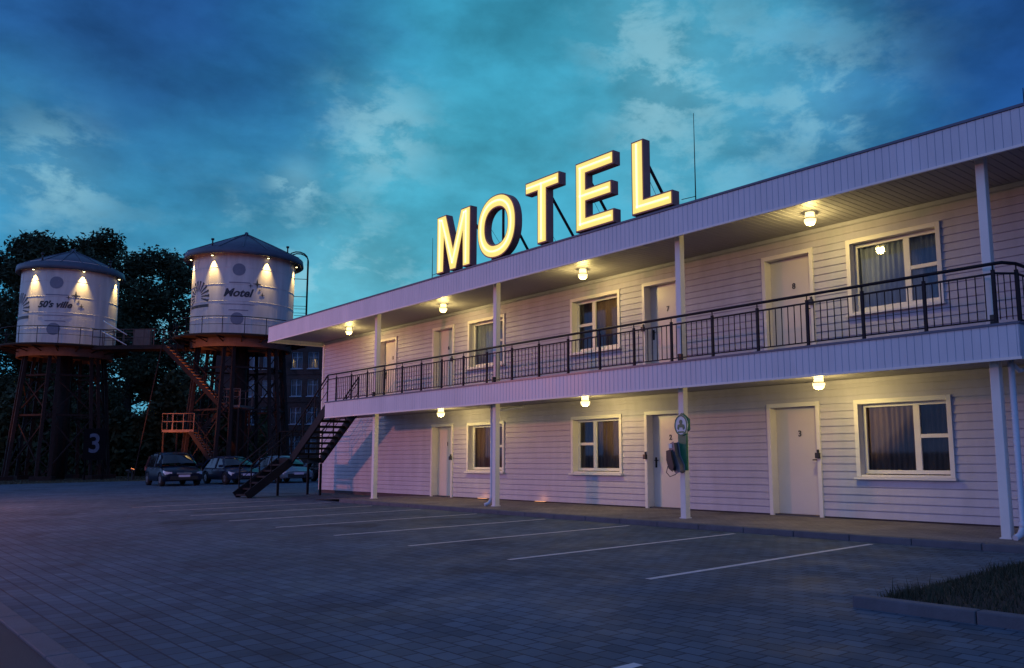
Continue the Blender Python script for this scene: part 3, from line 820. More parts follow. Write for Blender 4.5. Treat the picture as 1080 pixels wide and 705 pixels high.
for ch, x0, poly, hol, lines in letters:
    r = empty('sign_letter', (x0, LY, LZ)); tag(r, 'glowing yellow letter %s in a dark red box case on the motel roof edge' % ch, 'sign letter', 'MOTEL sign letters on the roof')
    bb = MB(); bb.prism(poly, .0, LD, hol); bb.build('case', M['lettercase'], r)
    if hol is None:
        fp = shrink(poly, .035); bb = MB(); bb.prism(fp, -.012, -.003)
    else:
        bb = MB(); bb.prism(ell(.83, H/2, .795, H/2-.015), -.012, -.003, ell(.83, H/2, .525, H/2-.295))
    bb.build('lit_face', M['letterface'], r)
    bb = MB()
    if lines is None: bb.prism(ell(.83, H/2, .68, H/2-.13), -.04, -.018, ell(.83, H/2, .64, H/2-.175))
    else:
        for ln in lines: seg_line(bb, ln, .04, -.03)
    bb.build('neon_tube', M['neon'], r)
    wd = max(p[0] for p in poly); 
    tops = {'M': (.2, 1.46), 'O': (.83,), 'T': (wT/2,), 'E': (.2,), 'L': (.18,)}[ch]
    for tx in tops:
        bb = MB(); bb.beam((tx, LD+.02, H*.80 if ch != 'O' else H*.9), (tx, LD+1.25, -.22), .05); bb.build('brace', M['dark'], r)
        bb = MB(); bb.beam((tx, LD+.02, -.23), (tx, LD+.02, H*.9), .05); bb.build('upright', M['dark'], r)
    bb = MB()
    for fx in ({'M': (.18, .83, 1.48), 'O': (.6, 1.05), 'T': (wT/2,), 'E': (.2, 1.0), 'L': (.2, 1.0)}[ch]):
        bb.box(fx-.04, .05, -.225, fx+.04, .15, .02)
    bb.build('foot', M['dark'], r)
    for k, (fx, dx) in enumerate(((.2, .45),)):
        bb = MB(); bb.tube([(fx, LD+.03, H*.6), (fx-dx, LD+1.5, -.22)], .005, 5); bb.build('guy_wire', M['dark'], r)

# lightning rods
def rod(x, y, z1, label, side):
    r = empty('lightning_rod', (x, y, 6.2)); tag(r, label, 'lightning rod', 'thin rods on the motel roof')
    bb = MB(); bb.tube([(0,0,0), (0,0,z1-6.2)], .012, 6, radii=[.014, .006]); bb.build('mast', M['dark'], r)
    bb = MB(); bb.box(-.12, -.12, 0, .12, .12, .07); bb.build('foot_block', M['concrete'], r, bevel=.01)
    if side:
        bb = MB(); bb.tube([(0, 0, .42), (side, -.1, .40)], .008, 5); bb.build('conductor', M['dark'], r)
rod(-10.95, 13.0, 8.42, 'thin lightning rod right of the letter L on the roof', -.3)
rod(-21.1, 13.0, 7.75, 'thin lightning rod left of the letter M on the roof', .6)
rod(-4.46, 13.0, 6.78, 'short thin rod on the roof at the far right', 0)

# ------------------------------------------------------------------ pay phone on the third column
ph = empty('payphone', (-11.02, 12.53, 1.0)); tag(ph, 'pay phone with green backboard and round sign mounted on a white column', 'payphone')
bb = MB(); bb.prism([(-.10,.02),(.10,.02),(.10,.76),(.17,.80),(.17,1.0),(.0,1.13),(-.17,1.0),(-.17,.80),(-.10,.76)], -.05, -.0); bb.build('backboard', M['green'], ph, bevel=.006)
bb = MB(); bb.prism(ell(0, .89, .165, .20, 40, 2), -.075, -.02); rs = bb.build('round_sign', M['signwhite'], ph)
bb = MB(); bb.prism(ell(0, .89, .165, .20, 40, 2), -.083, -.076, ell(0, .89, .143, .177, 40, 2)); bb.build('sign_ring', M['green'], rs)
bb = MB()
bb.prism(ell(.0, .955, .04, .045, 20, 2), -.083, -.0765); bb.prism([(-.09,.83),(-.075,.90),(-.02,.915),(.02,.915),(.085,.90),(.10,.83),(.06,.80),(.045,.85),(-.045,.85),(-.06,.80)], -.084, -.0762)
bb.prism([(-.085,.745),(.085,.745),(.07,.775),(-.07,.775)], -.083, -.0762)
bb.build('emblem', M['green'], rs)
bb = MB(); bb.prism([(-.18,.22),(-.20,.48),(-.17,.53),(-.10,.56),(-.06,.30),(.04,.12),(.05,.0),(-.03,-.03),(-.14,.05)], -.20, -.05); bb.build('phone_body', M['phonegrey'], ph, bevel=.015)
bb = MB(); bb.prism([(-.20,.22),(-.20,.38),(-.12,.40),(-.10,.26),(-.05,.10),(-.07,.02),(-.15,.07)], -.28, -.201); hs = bb.build('handset', M['black'], ph, bevel=.02)
bb = MB(); bb.prism([(-.21,.45),(-.21,.53),(-.13,.53),(-.13,.45)], -.21, -.2005); bb.build('keypad', M['signwhite'], ph)
bb = MB(); bb.tube([(-.2,-.26,.1),(-.22,-.28,-.02),(-.14,-.27,-.1),(-.06,-.2,-.06),(-.03,-.15,.02)], .008, 6); bb.build('cord', M['black'], ph)

# ------------------------------------------------------------------ WATER TOWERS
TU = Vector((.681, .732, 0))          # along the line of the two towers
TV = Vector((-.732, .681, 0))         # away from the camera
def cylpt(R0, ang, z, off=0):
    return Vector((math.cos(ang)*(R0+off), math.sin(ang)*(R0+off), z))
def on_cyl(bb_v, R0, a0):
    """flat x,y,z text coordinates to the wall of a tank: x runs to the right seen from outside"""
    return [tuple(cylpt(R0, a0+x/R0, z, y)) for x, y, z in bb_v]
def tower(cx_, cy_, zb, zt, za, R0, RR0, word, label, a_cam, spots, a0, asun):
    t = empty('water_tower', (cx_, cy_, 0)); tag(t, label, 'water tower', 'white water towers behind the parking lot')
    # tank shell with plate seams
    bb = MB(); nst = 5; h = (zt-zb)/nst
    bb.lathe((0,0,0), [(R0, zb), (R0, zt+.3)], 72)
    for k in range(1, nst): bb.lathe((0,0,0), [(R0-.001, zb+h*k-.03), (R0+.012, zb+h*k-.028), (R0+.012, zb+h*k+.0), (R0-.001, zb+h*k+.004)], 72)
    for k in range(nst):
        off = .5*(k % 2)
        for j in range(9):
            a = 2*PI*(j+off)/9; p = cylpt(R0, a, zb+h*k+.03, .004); q = cylpt(R0, a, zb+h*(k+1)-.03, .004)
            bb.beam(p, q, .022, .008)
    tank = bb.build('tank', M['tank'], t)
    bb = MB(); bb.lathe((0,0,0), [(0, za), (RR0*.5, (za*.46+zt*.54)+.18), (RR0, zt+.12), (RR0+.05, zt-.28), (RR0-.03, zt-.34), (RR0-.1, zt-.30), (R0-.02, zt+.02)], 64)
    rf = bb.build('roof', M['tankroof'], t)
    bb = MB()
    for j in range(16):
        a = 2*PI*j/16; bb.beam(cylpt(0.1, a, za+.02), cylpt(RR0*.5, a, (za*.46+zt*.54)+.21), .05, .04); bb.beam(cylpt(RR0*.5, a, (za*.46+zt*.54)+.21), cylpt(RR0, a, zt+.15), .05, .04)
    bb.build('roof_seam', M['tankroof'], rf)
    bb = MB(); bb.lathe((0,0,za-.08), [(.0,.28),(.12,.22),(.14,0)], 12); bb.build('finial', M['tankroof'], rf)
    for da in (-.62, .85):
        bb = MB(); p = cylpt(RR0*.92, a_cam+da, zt+.2); bb.tube([p, p+Vector((0,0,.5))], .05, 8); bb.lathe(p+Vector((0,0,.45)), [(.0,.14),(.10,.12),(.10,0),(0,0)], 10); bb.build('vent_pipe', M['lamphead'], rf)
    # deck
    RD = R0+1.05
    bb = MB(); bb.lathe((0,0,0), [(R0-.3, zb-.01), (RD, zb-.01), (RD, zb-.16), (R0-.3, zb-.16)], 64); bb.build('deck', M['towersteel'], t)
    bb = MB(); bb.lathe((0,0,0), [(R0-.05, zb-.165), (R0-.05, zb-.75), (R0-.2, zb-.75), (R0-.2, zb-.165)], 64); bb.lathe((0,0,0), [(0, zb-.5), (R0-.2, zb-.5)], 48); bb.build('ring_beam', M['towerring'], t)
    for j in range(18):
        bb = MB(); a = 2*PI*j/18; bb.beam(cylpt(R0-.05, a, zb-.45), cylpt(RD-.05, a, zb-.18), .06)
        bb.beam(cylpt(R0-.05, a, zb-.2), cylpt(RD-.02, a, zb-.2), .06, .08); bb.build('deck_bracket', M['towersteel'], t)
    bb = MB()
    for zz, rr in ((zb+1.1, .028), (zb+.58, .016)):
        bb.tube([cylpt(RD-.05, 2*PI*j/48, zz) for j in range(49)], rr, 6, caps=False)
    rl = bb.build('deck_railing', M['dark'], t)
    for j in range(20):
        a = 2*PI*j/20; bb = MB(); bb.beam(cylpt(RD-.05, a, zb-.02), cylpt(RD-.05, a, zb+1.1), .035); bb.build('rail_post', M['dark'], rl)
    # legs: six lattice legs, slightly splayed
    for j in range(6):
        a = a_cam+2*PI*(j+.5)/6+.25
        bb = MB(); da = .11
        A = [cylpt(R0-.55, a-da, zb-.5), cylpt(R0-.55, a+da, zb-.5)]
        Bt = [cylpt(R0+.15, a-da*1.1, 0), cylpt(R0+.15, a+da*1.1, 0)]
        for p, q in zip(A, Bt): bb.beam(p, q, .20, .20)
        n = 12
        for k in range(n):
            p = A[k % 2].lerp(Bt[k % 2], k/n); q = A[1-k % 2].lerp(Bt[1-k % 2], (k+1)/n); bb.beam(p, q, .05)
        lg = bb.build('leg', M['towersteel'], t)
        bb = MB(); c = (Bt[0]+Bt[1])/2; bb.obox((c.x, c.y, .12), Vector((math.cos(a), math.sin(a), 0)), Vector((-math.sin(a), math.cos(a), 0)), (0,0,1), .4, .65, .16); bb.build('footing', M['towersteel'], lg)
    zs = [.35, zb*.48, zb*.78]
    for lv, zz in enumerate(zs[1:]):
        bb = MB()
        rr = lambda z_: R0-.55+.7*(1-z_/(zb-.5))
        for j in range(6):
            a = a_cam+2*PI*(j+.5)/6+.25; a2 = a+PI/3
            bb.beam(cylpt(rr(zz), a, zz), cylpt(rr(zz), a2, zz), .12)
            zl = zs[lv]
            bb.beam(cylpt(rr(zl), a, zl), cylpt(rr(zz), a2, zz), .07); bb.beam(cylpt(rr(zz), a, zz), cylpt(rr(zl), a2, zl), .07)
        bb.build('brace_ring', M['towersteel'], t)
    bb = MB(); bb.tube([(0,0,0), (0,0,zb-.5)], .42, 20); bb.build('riser_pipe', M['towersteel'], t)
    # wall spotlights hung under the eave
    for da in spots:
        a = a_cam+da; p = cylpt(R0, a, zt-.40, .20)
        bb = MB(); bb.beam(cylpt(R0, a, zt-.22, 0), cylpt(R0, a, zt-.34, .20), .03); bb.tube([p+Vector((0,0,.10)), p], .07, 10); s = bb.build('spotlight', M['lamphead'], t)
        bb = MB(); bb.lathe(p, [(0, -.012), (.06, -.012), (.066, 0)], 12); bb.build('lens', M['bulb'], s)
        pw = cylpt(R0, a, zt-3.0, -.10)
        lamp('spot_bulb', 'SPOT', p+Vector((0,0,-.03)), SPOT_E, (1, .72, .24), s, .03, aim=tuple(pw), spot=R_(54), blend=1.0)
    # lettering and marks on the shell
    def put(bb, name, mt, a0, z0):
        bb.v = [tuple(cylpt(R0, a_cam+a0+x/R0, z0+z, .012-y)) for x, y, z in bb.v]; bb.build(name, mt, tank)
    hz = zt-zb; zsz = .76 if len(word) < 6 else .60
    bb = text_mb(word, zsz, lambda c: (c.x-.12, c.z, c.y+.12), shear=.32, offset=.022, extrude=.006)
    put(bb, 'lettering', M['inkblack'], a0, zb+hz*.47)
    bb = MB(); n = 24
    for k in range(n):
        x0, x1 = -1.1+2.1*k/n, -1.1+2.1*(k+1)/n; bb.box(x0, -.004, -.025, x1, .004, .02)
    put(bb, 'underline', M['emblem'], a0, zb+hz*.36)
    bb = MB()
    for yy, hw in ((.0, .62), (hz*.305+.12, .66)):
        for k in range(12): bb.box(-hw+2*hw*k/12, -.004, yy-.03, -hw+2*hw*(k+1)/12, .004, yy+.03)
    put(bb, 'small_print', M['emblem'], a0, zb+hz*.29)
    for zz in (.77, .19):
        bb = MB(); rad = .42; i = 0
        for k in range(14):
            x0 = -rad+2*rad*k/14; x1 = x0+2*rad/14; h0 = math.sqrt(max(0, rad*rad-x0*x0)); h1 = math.sqrt(max(0, rad*rad-x1*x1))
            bb.quad((x0, 0, -h0), (x1, 0, -h1), (x1, 0, h1), (x0, 0, h0))
        put(bb, 'round_emblem', M['emblem'], a0-.02, zb+hz*zz)
    def star(x, z, r, bb):
        pts = [(x+math.cos(PI/2+k*PI/4)*(r if k % 2 == 0 else r*.26), z+math.sin(PI/2+k*PI/4)*(r*1.2 if k % 2 == 0 else r*.26)) for k in range(8)]
        bb.prism(pts, -.006, .006)
    bb = MB(); star(1.12, .82, .30, bb); star(.70, .66, .15, bb); star(1.48, .10, .17, bb); star(1.3, .42, .09, bb)
    put(bb, 'sparkles', M['inkblack'], a0, zb+hz*.47)
    # half sun burst at left
    bb = MB()
    for k in range(13):
        th = PI*(-.12+1.24*k/12); th2 = th+.17
        for q in range(3):
            r0, r1 = .40+.24*q, .40+.24*(q+1)
            pts = [(math.cos(th)*r0, math.sin(th)*r0), (math.cos(th2-.04)*r0, math.sin(th2-.04)*r0), (math.cos(th2)*r1, math.sin(th2)*r1), (math.cos(th)*r1, math.sin(th)*r1)]
            bb.quad(*[(x, 0, z) for x, z in pts])
    for k in range(10):
        x0 = -1.1+2.2*k/10; bb.quad((x0, 0, -.75), (x0+.22, 0, -.75), (x0+.22, 0, -.55), (x0, 0, -.55))
    put(bb, 'sunburst', M['inkblack'], asun, zb+hz*.46)
    return t
SPOT_E = 950
ac2 = math.atan2(-21.7, 60.6); ac1 = math.atan2(-12.7, 69.0)
t2 = tower(-60.5, 21.8, 9.55, 15.35, 17.3, 3.37, 3.92, 'Motel', 'nearer white water tower with the word Motel and a caged ladder', ac2, (-1.32, -.62, .42, 1.28, 2.2, 3.2), -.09, -1.02)
t1 = tower(-69.0, 12.75, 9.1, 14.6, 16.2, 2.98, 3.30, "50's ville", "leftmost white water tower with the words 50's ville", ac1, (-.78, .22, 1.15, 2.2, 3.2), -.27, -1.25)
# caged ladder on the nearer tower
aL = ac2+1.42
bb = MB()
pr0 = [cylpt(3.37, aL-.07, 11.0, .75), cylpt(3.37, aL-.07, 15.4, .75)]
for s in (-1, 1):
    T_ = Vector((-math.sin(aL), math.cos(aL), 0))*.28*s
    P0 = cylpt(3.37, aL, 0, .9)+T_; P1 = cylpt(3.37, aL, 0, .3)+T_
    pts = [P0+Vector((0,0,11.1)), P0+Vector((0,0,15.6))]
    for k in range(1, 8):
        th = PI*k/7; c_ = (cylpt(3.37, aL, 0, .9)+cylpt(3.37, aL, 0, -.5))/2+T_; e_ = cylpt(3.37, aL, 0, .9)+T_-c_
        pts.append(c_+e_*math.cos(th)+Vector((0,0,15.6+.55*math.sin(th))))
    bb.tube(pts, .045, 8)
for k in range(16):
    z = 11.2+.3*k; q = cylpt(3.37, aL, z, .9); T_ = Vector((-math.sin(aL), math.cos(aL), 0))*.28; bb.beam(q-T_, q+T_, .03)
bb.beam(cylpt(3.37, aL, 14.2, 0), cylpt(3.37, aL, 14.2, .9), .04); bb.beam(cylpt(3.37, aL, 12.9, 0), cylpt(3.37, aL, 12.9, .9), .04)
lad = bb.build('ladder', M['dark'], t2)
bb = MB(); c_ = cylpt(3.37, aL, 11.0, .45); bb.obox(c_, Vector((math.cos(aL), math.sin(aL), 0)), Vector((-math.sin(aL), math.cos(aL), 0)), (0,0,1), .5, .6, .1)
lp = bb.build('ladder_platform', M['dark'], lad)
for zz in (11.6, 12.1):
    for s in (-1, 1):
        bb = MB(); bb.beam(c_+Vector((0,0,zz-11))+Vector((-math.sin(aL), math.cos(aL), 0))*.6*s-Vector((math.cos(aL), math.sin(aL), 0))*.45, c_+Vector((0,0,zz-11))+Vector((-math.sin(aL), math.cos(aL), 0))*.6*s+Vector((math.cos(aL), math.sin(aL), 0))*.45, .03); bb.build('platform_rail', M['dark'], lad)

# ---- bridge and zigzag stair between the towers: local x along TU, y away, at depth ~58
SO = Vector((-62.57, 17.35, 0)); rzs = math.atan2(TU.y, TU.x)
br = empty('steel_footbridge', tuple(SO), rzs); tag(br, 'steel footbridge with railings joining the decks of the two water towers', 'footbridge')
bb = MB(); bb.box(-4.6, -.7, 8.95, 1.7, .7, 9.05); bb.box(-4.6, -.72, 8.78, 1.7, -.64, 8.95); bb.box(-4.6, .64, 8.78, 1.7, .72, 8.95); bb.build('deck', M['towersteel'], br)
for y in (-.68, .68):
    bb = MB(); bb.tube([(-4.6, y, 10.15), (1.7 if y > 0 else -.3, y, 10.15)], .03, 6); bb.tube([(-4.6, y, 9.6), (1.7 if y > 0 else -.3, y, 9.6)], .02, 6); r = bb.build('railing', M['stairorange'], br)
    for k in range(9):
        x = -4.6+k*.7
        if y < 0 and x > -.2: continue
        bb = MB(); bb.beam((x, y, 9.05), (x, y, 10.15), .04); bb.build('rail_post', M['stairorange'], r)
bb = MB()
for k in range(2): bb.tube([(-3.9+.0*k, -.75, 10.75-.75*k), (-2.2, -.75, 9.75-.70*k)], .035, 6)
bb.build('stay_bar', M['signwhite'], br)
bb = MB(); bb.box(-2.3, .3, 9.05, -1.2, .62, 10.3); bb.build('cabinet', M['towerring'], br, bevel=.02)

zs_ = empty('zigzag_staircase', tuple(SO), rzs); tag(zs_, 'rusty zigzag steel staircase with landings lit orange beneath the footbridge', 'staircase')
def flight(x0, z0, x1, z1, y, n, wd=.95, post=True):
    for s in (-1, 1):
        bb = MB(); bb.beam((x0, y+s*wd/2, z0-.08), (x1, y+s*wd/2, z1-.08), .05, .26); bb.build('stringer', M['towersteel'], zs_)
        up = Vector((0, 0, 1.05))
        a, c = Vector((x0, y+s*wd/2, z0)), Vector((x1, y+s*wd/2, z1)); bb = MB(); bb.tube([a+up, c+up], .026, 6); bb.tube([a+up*.5, c+up*.5], .018, 6)
        for k in range(5): q = a.lerp(c, k/4); bb.beam(q, q+up, .035)
        bb.build('railing', M['towersteel'], zs_)
    for k in range(n):
        x = x0+(x1-x0)*(k+.5)/n; z = z0+(z1-z0)*(k+.5)/n
        bb = MB(); bb.box(x-.15, y-wd/2+.03, z-.04, x+.15, y+wd/2-.03, z+.02); bb.build('tread', M['tread'], zs_)
def landing(x0, x1, y0, y1, z):
    bb = MB(); bb.box(x0, y0, z-.16, x1, y1, z); l = bb.build('landing', M['towerring'], zs_)
    bb = MB()
    cs = [(x0, y0), (x1, y0), (x1, y1), (x0, y1)]
    for (a, b2) in zip(cs, cs[1:]+cs[:1]):
        if a[0] == b2[0] and a[0] == x1 and z < 5: continue
        for zz in (1.08, .55): bb.tube([(a[0], a[1], z+zz), (b2[0], b2[1], z+zz)], .03, 6)
        for k in range(4): q = Vector((*a, z)).lerp(Vector((*b2, z)), k/3); bb.beam(q, q+Vector((0,0,1.08)), .045)
    bb.build('railing', M['towerring'], l)
    return l
flight(.6, 9.0, 4.6, 4.95, -.95, 19)
landing(4.65, 6.0, -1.45, .5, 4.85)
flight(4.55, 4.8, 3.05, 3.35, .02, 8)
landing(.9, 3.0, -1.45, .5, 3.25)
flight(2.75, 3.2, 5.1, .05, -.95, 17)
for x, y in ((1.0, .4), (1.0, -1.4), (5.9, .4), (5.9, -1.4), (4.7, .4)):
    bb = MB(); bb.beam((x, y, 0), (x, y, 3.1 if x < 3 else 4.7), .10); bb.build('support_post', M['towersteel'], zs_)
bb = MB(); bb.beam((.9, -2.0, 9), (-.3, -2.4, 0), .05); bb.build('stay_bar', M['towersteel'], zs_)

# amber floodlights under the towers
def flood(loc, aim, e, label, spot=70):
    r = empty('floodlight', loc); tag(r, label, 'floodlight', 'amber floodlights below the water towers')
    d = (Vector(aim)-Vector(loc)).normalized()
    x = d.cross(Vector((0,0,1))).normalized(); y = x.cross(d)
    bb = MB(); bb.obox(d*-.02, x, y, d, .16, .12, .05); bb.build('housing', M['lamphead'], r, bevel=.01)
    bb = MB(); bb.obox(d*.034, x, y, d, .13, .09, .003); bb.build('lens', M['orangelens'], r)
    bb = MB(); bb.beam((0,0,-loc[2]), (0,0,-.1), .05); bb.build('stake', M['lamphead'], r)
    l = lamp('flood_bulb', 'SPOT', tuple(d*.06), e, (1, .27, .07), r, .1, aim=tuple(d*3), spot=R_(spot), blend=.6)
def T1P(u, v, z): p = Vector((-69, 12.7, 0))+TU*u+TV*v; return (p.x, p.y, z)
def T2P(u, v, z): p = Vector((-60.6, 21.7, 0))+TU*u+TV*v; return (p.x, p.y, z)
def SP(u, v, z): p = SO+TU*u+TV*v; return (p.x, p.y, z)
flood(T1P(-3.8, -4.6, .7), T1P(-.5, -2.6, 6.6), 1000, 'amber floodlight at the foot of the leftmost water tower', 66)
flood(T2P(-4.2, -5.2, .7), T2P(-1.2, -3.3, 8.8), 900, 'amber floodlight at the foot of the nearer water tower', 60)
flood(SP(.6, -4.6, .6), SP(2.9, -.9, 5.0), 1300, 'amber floodlight in front of the zigzag staircase', 80)

# ------------------------------------------------------------------ brick building behind
BO = Vector((-88.5, 29.4, 0)); rzb = rzs
brk = empty('brick_building', tuple(BO), rzb); tag(brk, 'dark red brick building with white framed windows behind the nearer water tower', 'brick building')
colsx = [3.85, 5.35, 8.25, 9.9, 12.9, 14.4]; rowsz = [11.1, 8.3, 5.5, 2.6]
b = MB()
xs = sorted([0, 24]+[v for c in colsx for v in (c-.55, c+.55)]); zs2 = sorted([0, 13.4]+[v for r_ in rowsz for v in (r_-.85, r_+.85)])
for i in range(len(xs)-1):
    for j in range(len(zs2)-1):
        xm, zm = (xs[i]+xs[i+1])/2, (zs2[j]+zs2[j+1])/2
        if any(abs(xm-c) < .55 for c in colsx) and any(abs(zm-r_) < .85 for r_ in rowsz): continue
        b.quad((xs[i], 0, zs2[j]), (xs[i+1], 0, zs2[j]), (xs[i+1], 0, zs2[j+1]), (xs[i], 0, zs2[j+1]))
b.quad((0,12,0),(0,0,0),(0,0,13.4),(0,12,13.4)); b.quad((24,0,0),(24,12,0),(24,12,13.4),(24,0,13.4)); b.quad((24,12,0),(0,12,0),(0,12,13.4),(24,12,13.4))
for v_ in [0]: pass
wallb = b.build('wall', M['brick'], brk)
# vertical brick texture needs x,z mapping
mt = M['brick'].node_tree
for n in mt.nodes:
    if n.type == 'MAPPING': n.inputs['Rotation'].default_value = (R_(-90), 0, 0)
b = MB(); b.box(-.3, -.3, 13.4, 24.3, 12.3, 13.7); b.build('roof', M['tankroof'], brk)
b = MB(); 
for zz in (9.65, 6.85, 4.0): b.box(0, -.06, zz, 24, -.003, zz+.18)
b.build('string_course', M['brick'], brk)
b = MB(); b.box(.1, .5, .1, 23.9, .6, 13.3); b.build('inner_wall', M['interior'], brk)
def bwin(x, z):
    b = MB(); f = .07
    b.box(x-.55, .12, z-.85, x-.55+f, .2, z+.85); b.box(x+.55-f, .12, z-.85, x+.55, .2, z+.85)
    b.box(x-.55+f, .12, z-.85, x+.55-f, .2, z-.85+f); b.box(x-.55+f, .12, z+.85-f, x+.55-f, .2, z+.85)
    b.box(x-.035, .118, z-.85+f, x+.035, .198, z+.85-f); b.box(x-.55+f, .119, z+.25, x+.55-f, .196, z+.31)
    w_ = b.build('window', M['winwhite'], brk)
    b = MB(); b.quad((x-.5, .16, z-.8), (x+.5, .16, z-.8), (x+.5, .16, z+.8), (x-.5, .16, z+.8)); b.build('pane', M['glass'], w_)
    b = MB(); b.box(x-.62, -.08, z-.93, x+.62, .11, z-.852); b.build('sill', M['winwhite'], w_)
    b = MB(); curtain(b, x-.5, x+.5, z-.8, z+.8, .3, .03, .16); b.build('curtain', M['curtain'], w_)
for c in colsx:
    for r_ in rowsz: bwin(c, r_)

# ------------------------------------------------------------------ parked cars (nose towards +x)
def car(loc, rz, paint, kind, label):
    r = empty('parked_car', loc, rz); tag(r, label, 'car', 'cars parked at the far end of the lot')
    if kind == 'mpv': Lc, Wc, Hc = 4.45, 1.84, 1.64; top = [(-2.12,1.30),(-1.95,1.60),(-1.2,1.66),(-.2,1.66),(.35,1.58),(1.15,1.12)]
    else: Lc, Wc, Hc = 4.2, 1.74, 1.42; top = [(-2.0,1.05),(-1.45,1.34),(-.8,1.42),(-.1,1.42),(.3,1.36),(1.05,.98)]
    belt = .98 if kind == 'mpv' else .88
    hood = [(-Lc/2,.62),(-Lc/2+.04,belt-.05),(-Lc/2+.3,belt),(0,belt-.02),(1.1,belt-.02),(1.6,belt-.10),(Lc/2-.22,belt-.24),(Lc/2-.02,.60)]
    def interp(P_, x):
        if x <= P_[0][0]: return P_[0][1]
        for (a, c), (d, e) in zip(P_[:-1], P_[1:]):
            if x <= d: return c+(e-c)*(x-a)/(d-a)
        return P_[-1][1]
    # lower body loft
    bb = MB(); ns = 40; rings = []
    wheelx = (Lc*.305, -Lc*.305)
    for i in range(ns+1):
        x = -Lc/2+Lc*i/ns; e = abs(x)/(Lc/2); wv_ = Wc/2*(1-.16*max(0, (e-.72)/.28)**2)
        zt_ = interp(hood, x); zb_ = .24 if e < .93 else .30
        arch = 0
        for wx in wheelx:
            d = abs(x-wx)
            if d < .38: arch = max(arch, math.sqrt(.38**2-d*d)+.30)
        zl = max(zb_, arch)
        ring = [(x, 0, zb_), (x, wv_*.7, zb_), (x, wv_*.98, zl), (x, wv_, max(zl+.01, .5)), (x, wv_*.985, max(zl+.02, .5+(zt_-.5)*.55)), (x, wv_*.93, max(zl+.03, zt_-.06)), (x, wv_*.82, zt_), (x, 0, zt_+.035)]
        rings.append(ring)
    nn = len(rings[0])
    for s in (1, -1):
        base = len(bb.v)
        for ring in rings: bb.v += [(a, b_*s, c) for a, b_, c in ring]
        for i in range(ns):
            for j in range(nn-1):
                q = (base+i*nn+j, base+(i+1)*nn+j, base+(i+1)*nn+j+1, base+i*nn+j+1)
                bb.f.append(q if s > 0 else q[::-1]); bb.sm.append(True)
        for i in (0, ns):
            bb.f.append(tuple(base+i*nn+j for j in range(nn))); bb.sm.append(False)
    bb.build('body', paint, r)
    # greenhouse
    bb = MB(); gx0, gx1 = top[0][0], top[-1][0]; rings = []; n2 = 26
    for i in range(n2+1):
        x = gx0+(gx1-gx0)*i/n2; zt_ = interp(top, x); zb_ = interp(hood, x)-.03; k = (zt_-zb_)/(Hc-belt)
        wr = Wc/2*(.93-.22*max(0, min(1, k)))
        rings.append([(x, Wc/2*.90, zb_), (x, wr+.0, zt_-.07*k), (x, wr-.10, zt_-.005), (x, 0, zt_+.02)])
    nn = 4
    for s in (1, -1):
        base = len(bb.v)
        for ring in rings: bb.v += [(a, b_*s, c) for a, b_, c in ring]
        for i in range(n2):
            for j in range(nn-1):
                q = (base+i*nn+j, base+(i+1)*nn+j, base+(i+1)*nn+j+1, base+i*nn+j+1); bb.f.append(q if s > 0 else q[::-1]); bb.sm.append(j > 0)
    gh = bb.build('glasshouse', M['carglass'], r)
    # roof skin and pillars in paint
    bb = MB()
    tx = [p for p in top if p[1] > Hc-.12]; xa_, xb2 = tx[0][0]-.05, tx[-1][0]+.08
    m_ = 10; base = len(bb.v)
    for i in range(m_+1):
        x = xa_+(xb2-xa_)*i/m_; zt_ = interp(top, x); wr = Wc/2*.72
        for yy, dz in ((-wr, -.04), (-wr+.12, .012), (0, .032), (wr-.12, .012), (wr, -.04)): bb.v.append((x, yy, zt_+dz))
    for i in range(m_):
        for j in range(4):
            a = base+i*5+j; bb.f.append((a, a+5, a+6, a+1)); bb.sm.append(True)
    rfz = bb.build('roof', paint, r)
    for s in (1, -1):
        wb, wr = Wc/2*.915*s, Wc/2*.73*s
        xA, zA = top[-1][0]+.03, interp(hood, top[-1][0])
        bb = MB(); bb.beam((xA, wb, zA-.02), (xb2, wr, interp(top, xb2)-.0), .07, .06); bb.build('windscreen_pillar', paint, rfz)
        bb = MB(); bb.beam((top[0][0]+.1, wb, belt-.05), (xa_+.05, wr, interp(top, xa_)-.02), .16, .08); bb.build('rear_pillar', paint, rfz)
        bb = MB(); bb.beam((-.15, wb*.995, belt-.04), (-.2, wr, Hc-.05), .08, .05); bb.build('centre_pillar', paint, rfz)
    for s in (1, -1):
        for wx in wheelx:
            bb = MB(); ax = Matrix.Rotation(R_(90), 3, 'X'); c = (wx, s*(Wc/2-.11), .32)
            bb.lathe(c, [(.18, -.10), (.30, -.105), (.325, -.08), (.325, .08), (.30, .105), (.18, .10)], 28, axis=ax); wh = bb.build('wheel', M['rubber'], r)
            bb = MB(); bb.lathe(c, [(.0, -.085*s*-1*-1), (.17, -.095*s), (.20, -.08*s), (.2, .05*s)], 24, axis=ax)
            for k in range(5):
                a = 2*PI*k/5; yy = c[1]+.10*s; bb.beam((wx, yy, .32), (wx+.18*math.cos(a), yy, .32+.18*math.sin(a)), .035, .02, up=(0,1,0))
            bb.build('rim', M['rim'], wh)
    fx = Lc/2
